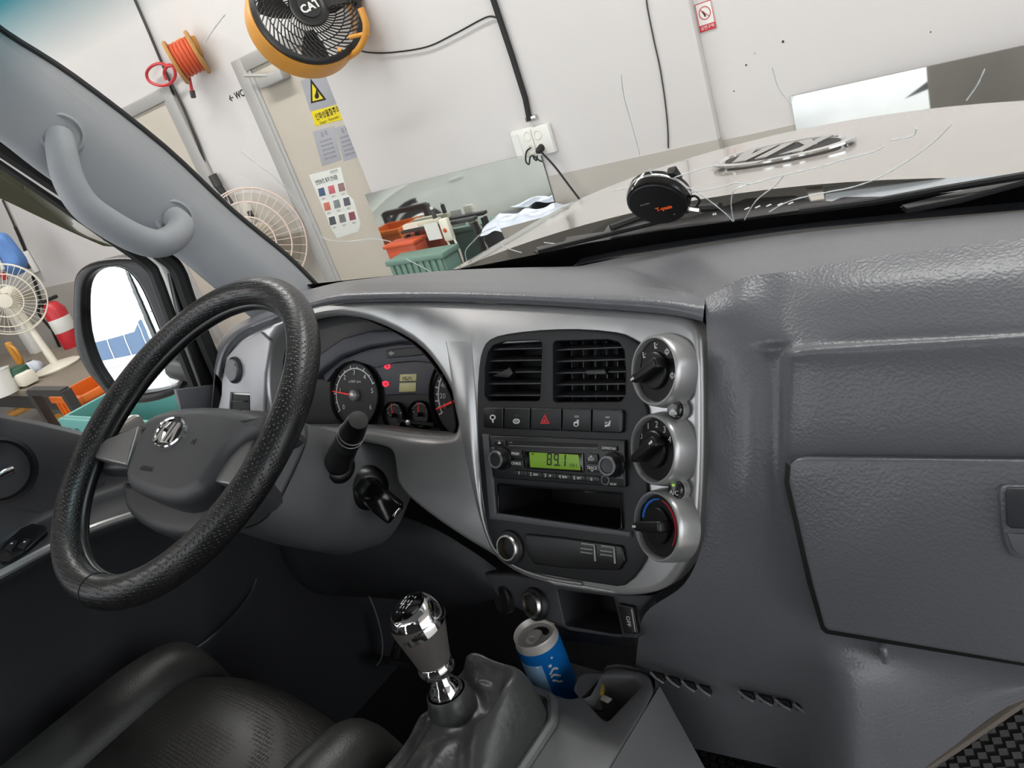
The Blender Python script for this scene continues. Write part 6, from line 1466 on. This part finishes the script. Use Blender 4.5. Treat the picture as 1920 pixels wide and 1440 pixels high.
for k, (px_, py_, qx, qy) in enumerate(((20, 778, 52, 762), (84, 800, 110, 782))):
    yo = MB().tube([P(px_, py_, Y=1.9), P(qx, qy, Y=1.9)], .03, 10).build('yellow_bar', 'fan_yellow', None); tag(yo, ['left', 'right'][k] + ' yellow bar under the workbench', 'bar')
    
# ================================================================== parked vehicles, seen in the mirrors
WPM = Pl((0, PY - .012, 0), (0, -1, 0))
def rground(x, y, pl):
    q = pl.hit(x, y); d = ray(x, y); d = d - 2 * (d @ pl.n) * pl.n
    return q + d * ((GZ - q[2]) / d[2])
def parked_car(name, fx, fy, rx, ry, label, paint='car_white', s=1.0):
    f0 = np.array([fx, fy, GZ]); r0_ = np.array([rx, ry, GZ]); d = nz(f0 - r0_); sd = np.cross((0, 0, 1), d); wb_ = np.linalg.norm(f0 - r0_)
    t = thing(name, (f0 + r0_) / 2, label, 'car'); hw = .86 * s
    def pt(l, w_, z): return r0_ + d * l * 1.0 + sd * w_ + np.array([0, 0, z])
    L = wb_
    sec = [(-.85, .45, .55, .70), (-.75, .30, .75, .80), (-.35, .22, .92, .86), (.1, .2, .95, .87), (L * .5, .2, .95, .88), (L * .8, .2, .95, .88), (L + .1, .22, .90, .86), (L + .45, .25, .78, .82), (L + .75, .32, .62, .70), (L + .85, .42, .52, .55)]
    rows_ = []
    for (l, z0, z1, w_) in sec:
        w_ *= s; z1 *= s; z0 *= s
        rows_.append([pt(l, -w_ * .92, z0), pt(l, -w_ * .99, z0 + .05), pt(l, -w_, (z0 + z1) * .5), pt(l, -w_ * .97, z1 - .08), pt(l, -w_ * .9, z1), pt(l, 0, z1 + .03), pt(l, w_ * .9, z1), pt(l, w_ * .97, z1 - .08), pt(l, w_, (z0 + z1) * .5), pt(l, w_ * .99, z0 + .05), pt(l, w_ * .92, z0)])
    loft('body', paint, t, rows_, 3, 2)
    cab = [(-.2, .94, .97, .75), (.15, .94, 1.38, .62), (L * .45, .94, 1.45, .62), (L * .62, .94, 1.40, .64), (L * .95, .92, .96, .78)]
    rows_ = [[pt(l, -w_ * s, z0 * s), pt(l, -w_ * .9 * s, (z0 + z1) / 2 * s), pt(l, -w_ * .82 * s, z1 * s), pt(l, 0, (z1 + .03) * s), pt(l, w_ * .82 * s, z1 * s), pt(l, w_ * .9 * s, (z0 + z1) / 2 * s), pt(l, w_ * s, z0 * s)] for l, z0, z1, w_ in cab]
    loft('cabin_glass', 'black_gloss', t, rows_, 3, 2)
    for (l) in (0.0, L):
        for sg in (-1, 1):
            c_ = pt(l, sg * .80 * s, .32 * s); ax = sd * sg
            wl = MB().lathe(c_ - ax * .1, ax, [(.2, 0), (.32 * s, .01), (.33 * s, .06), (.32 * s, .18), (.24 * s, .19), (.22 * s, .16), (0, .15)], 32).build('tyre', 'tyre', t)
            wp_ = Pl(c_ + ax * .06, ax, d); rm = MB()
            for k in range(10):
                a = 2 * PI * k / 10; rm.panel(wp_, [(.05 * math.cos(a - .3), .05 * math.sin(a - .3)), (.225 * s * math.cos(a - .09), .225 * s * math.sin(a - .09)), (.225 * s * math.cos(a + .09), .225 * s * math.sin(a + .09)), (.05 * math.cos(a + .3), .05 * math.sin(a + .3))], h=.02, t=.02, r=.004, px=False)
            rm.lathe(wp_.w(0, 0, .0), ax, [(.23 * s, .02), (.245 * s, .035), (.23 * s, .04)], 28)
            rm.build('wheel_spokes', 'alu', wl)
            MB().lathe(pt(l, sg * .855 * s, .34 * s), ax, [(.345 * s, 0), (.40 * s, .004), (.345 * s, .008)], 32).build('wheel_arch', 'tyre', t)
    for sg in (-1, 1):
        MB().lathe(pt(L + .74, sg * .58 * s, .62 * s), d, [(.14, 0), (.13, .06), (0, .09)], 20).build('headlamp', 'alu', t)
        for l in (L * .72, L * .28): MB().box(pt(l, sg * .885 * s, .78 * s), (.16, .02, .03), ax=(d, sd, (0, 0, 1)), bev=.006).build('door_handle', paint, t)
    return t
_g1 = rground(785, 474, WPM); _g2 = rground(1030, 376, WPM); _dv = nz(_g2 - _g1); _g3 = _g1 + _dv * 2.0
parked_car('parked_car', _g1[0], _g1[1], _g3[0], _g3[1], 'white car parked behind the truck, reflected in the low wall mirror')
# blue roofed shed across the yard seen in the door mirror
shd = thing('yard_shed', (-16, -24, GZ), 'blue shed across the yard seen in the door mirror', 'building')
slab('shed_wall', -30, 2, -27, -24, GZ, 2.0, 'shop_blue', shd); slab('shed_base', -30.1, 2.1, -23.99, -23.9, GZ, .6, 'white_plastic', shd)
for k in range(9): slab('shed_post', -28 + k * 3.6, -27.8 + k * 3.6, -23.95, -23.8, GZ, 2.0, 'white_plastic', shd)

for (x, y, r_) in ((1468, 78, .005), (1399, 122, .004), (1376, 171, .003), (1415, 100, .002), (1346, 240, .0025), (1745, 60, .0025)):
    MB().lathe(W.off(.0005).hit(x, y), (0, -1, 0), [(r_, 0), (r_ * .8, .0008), (0, .001)], 8).build('wall_scuff', 'dark_steel', wf)
finish_texts()
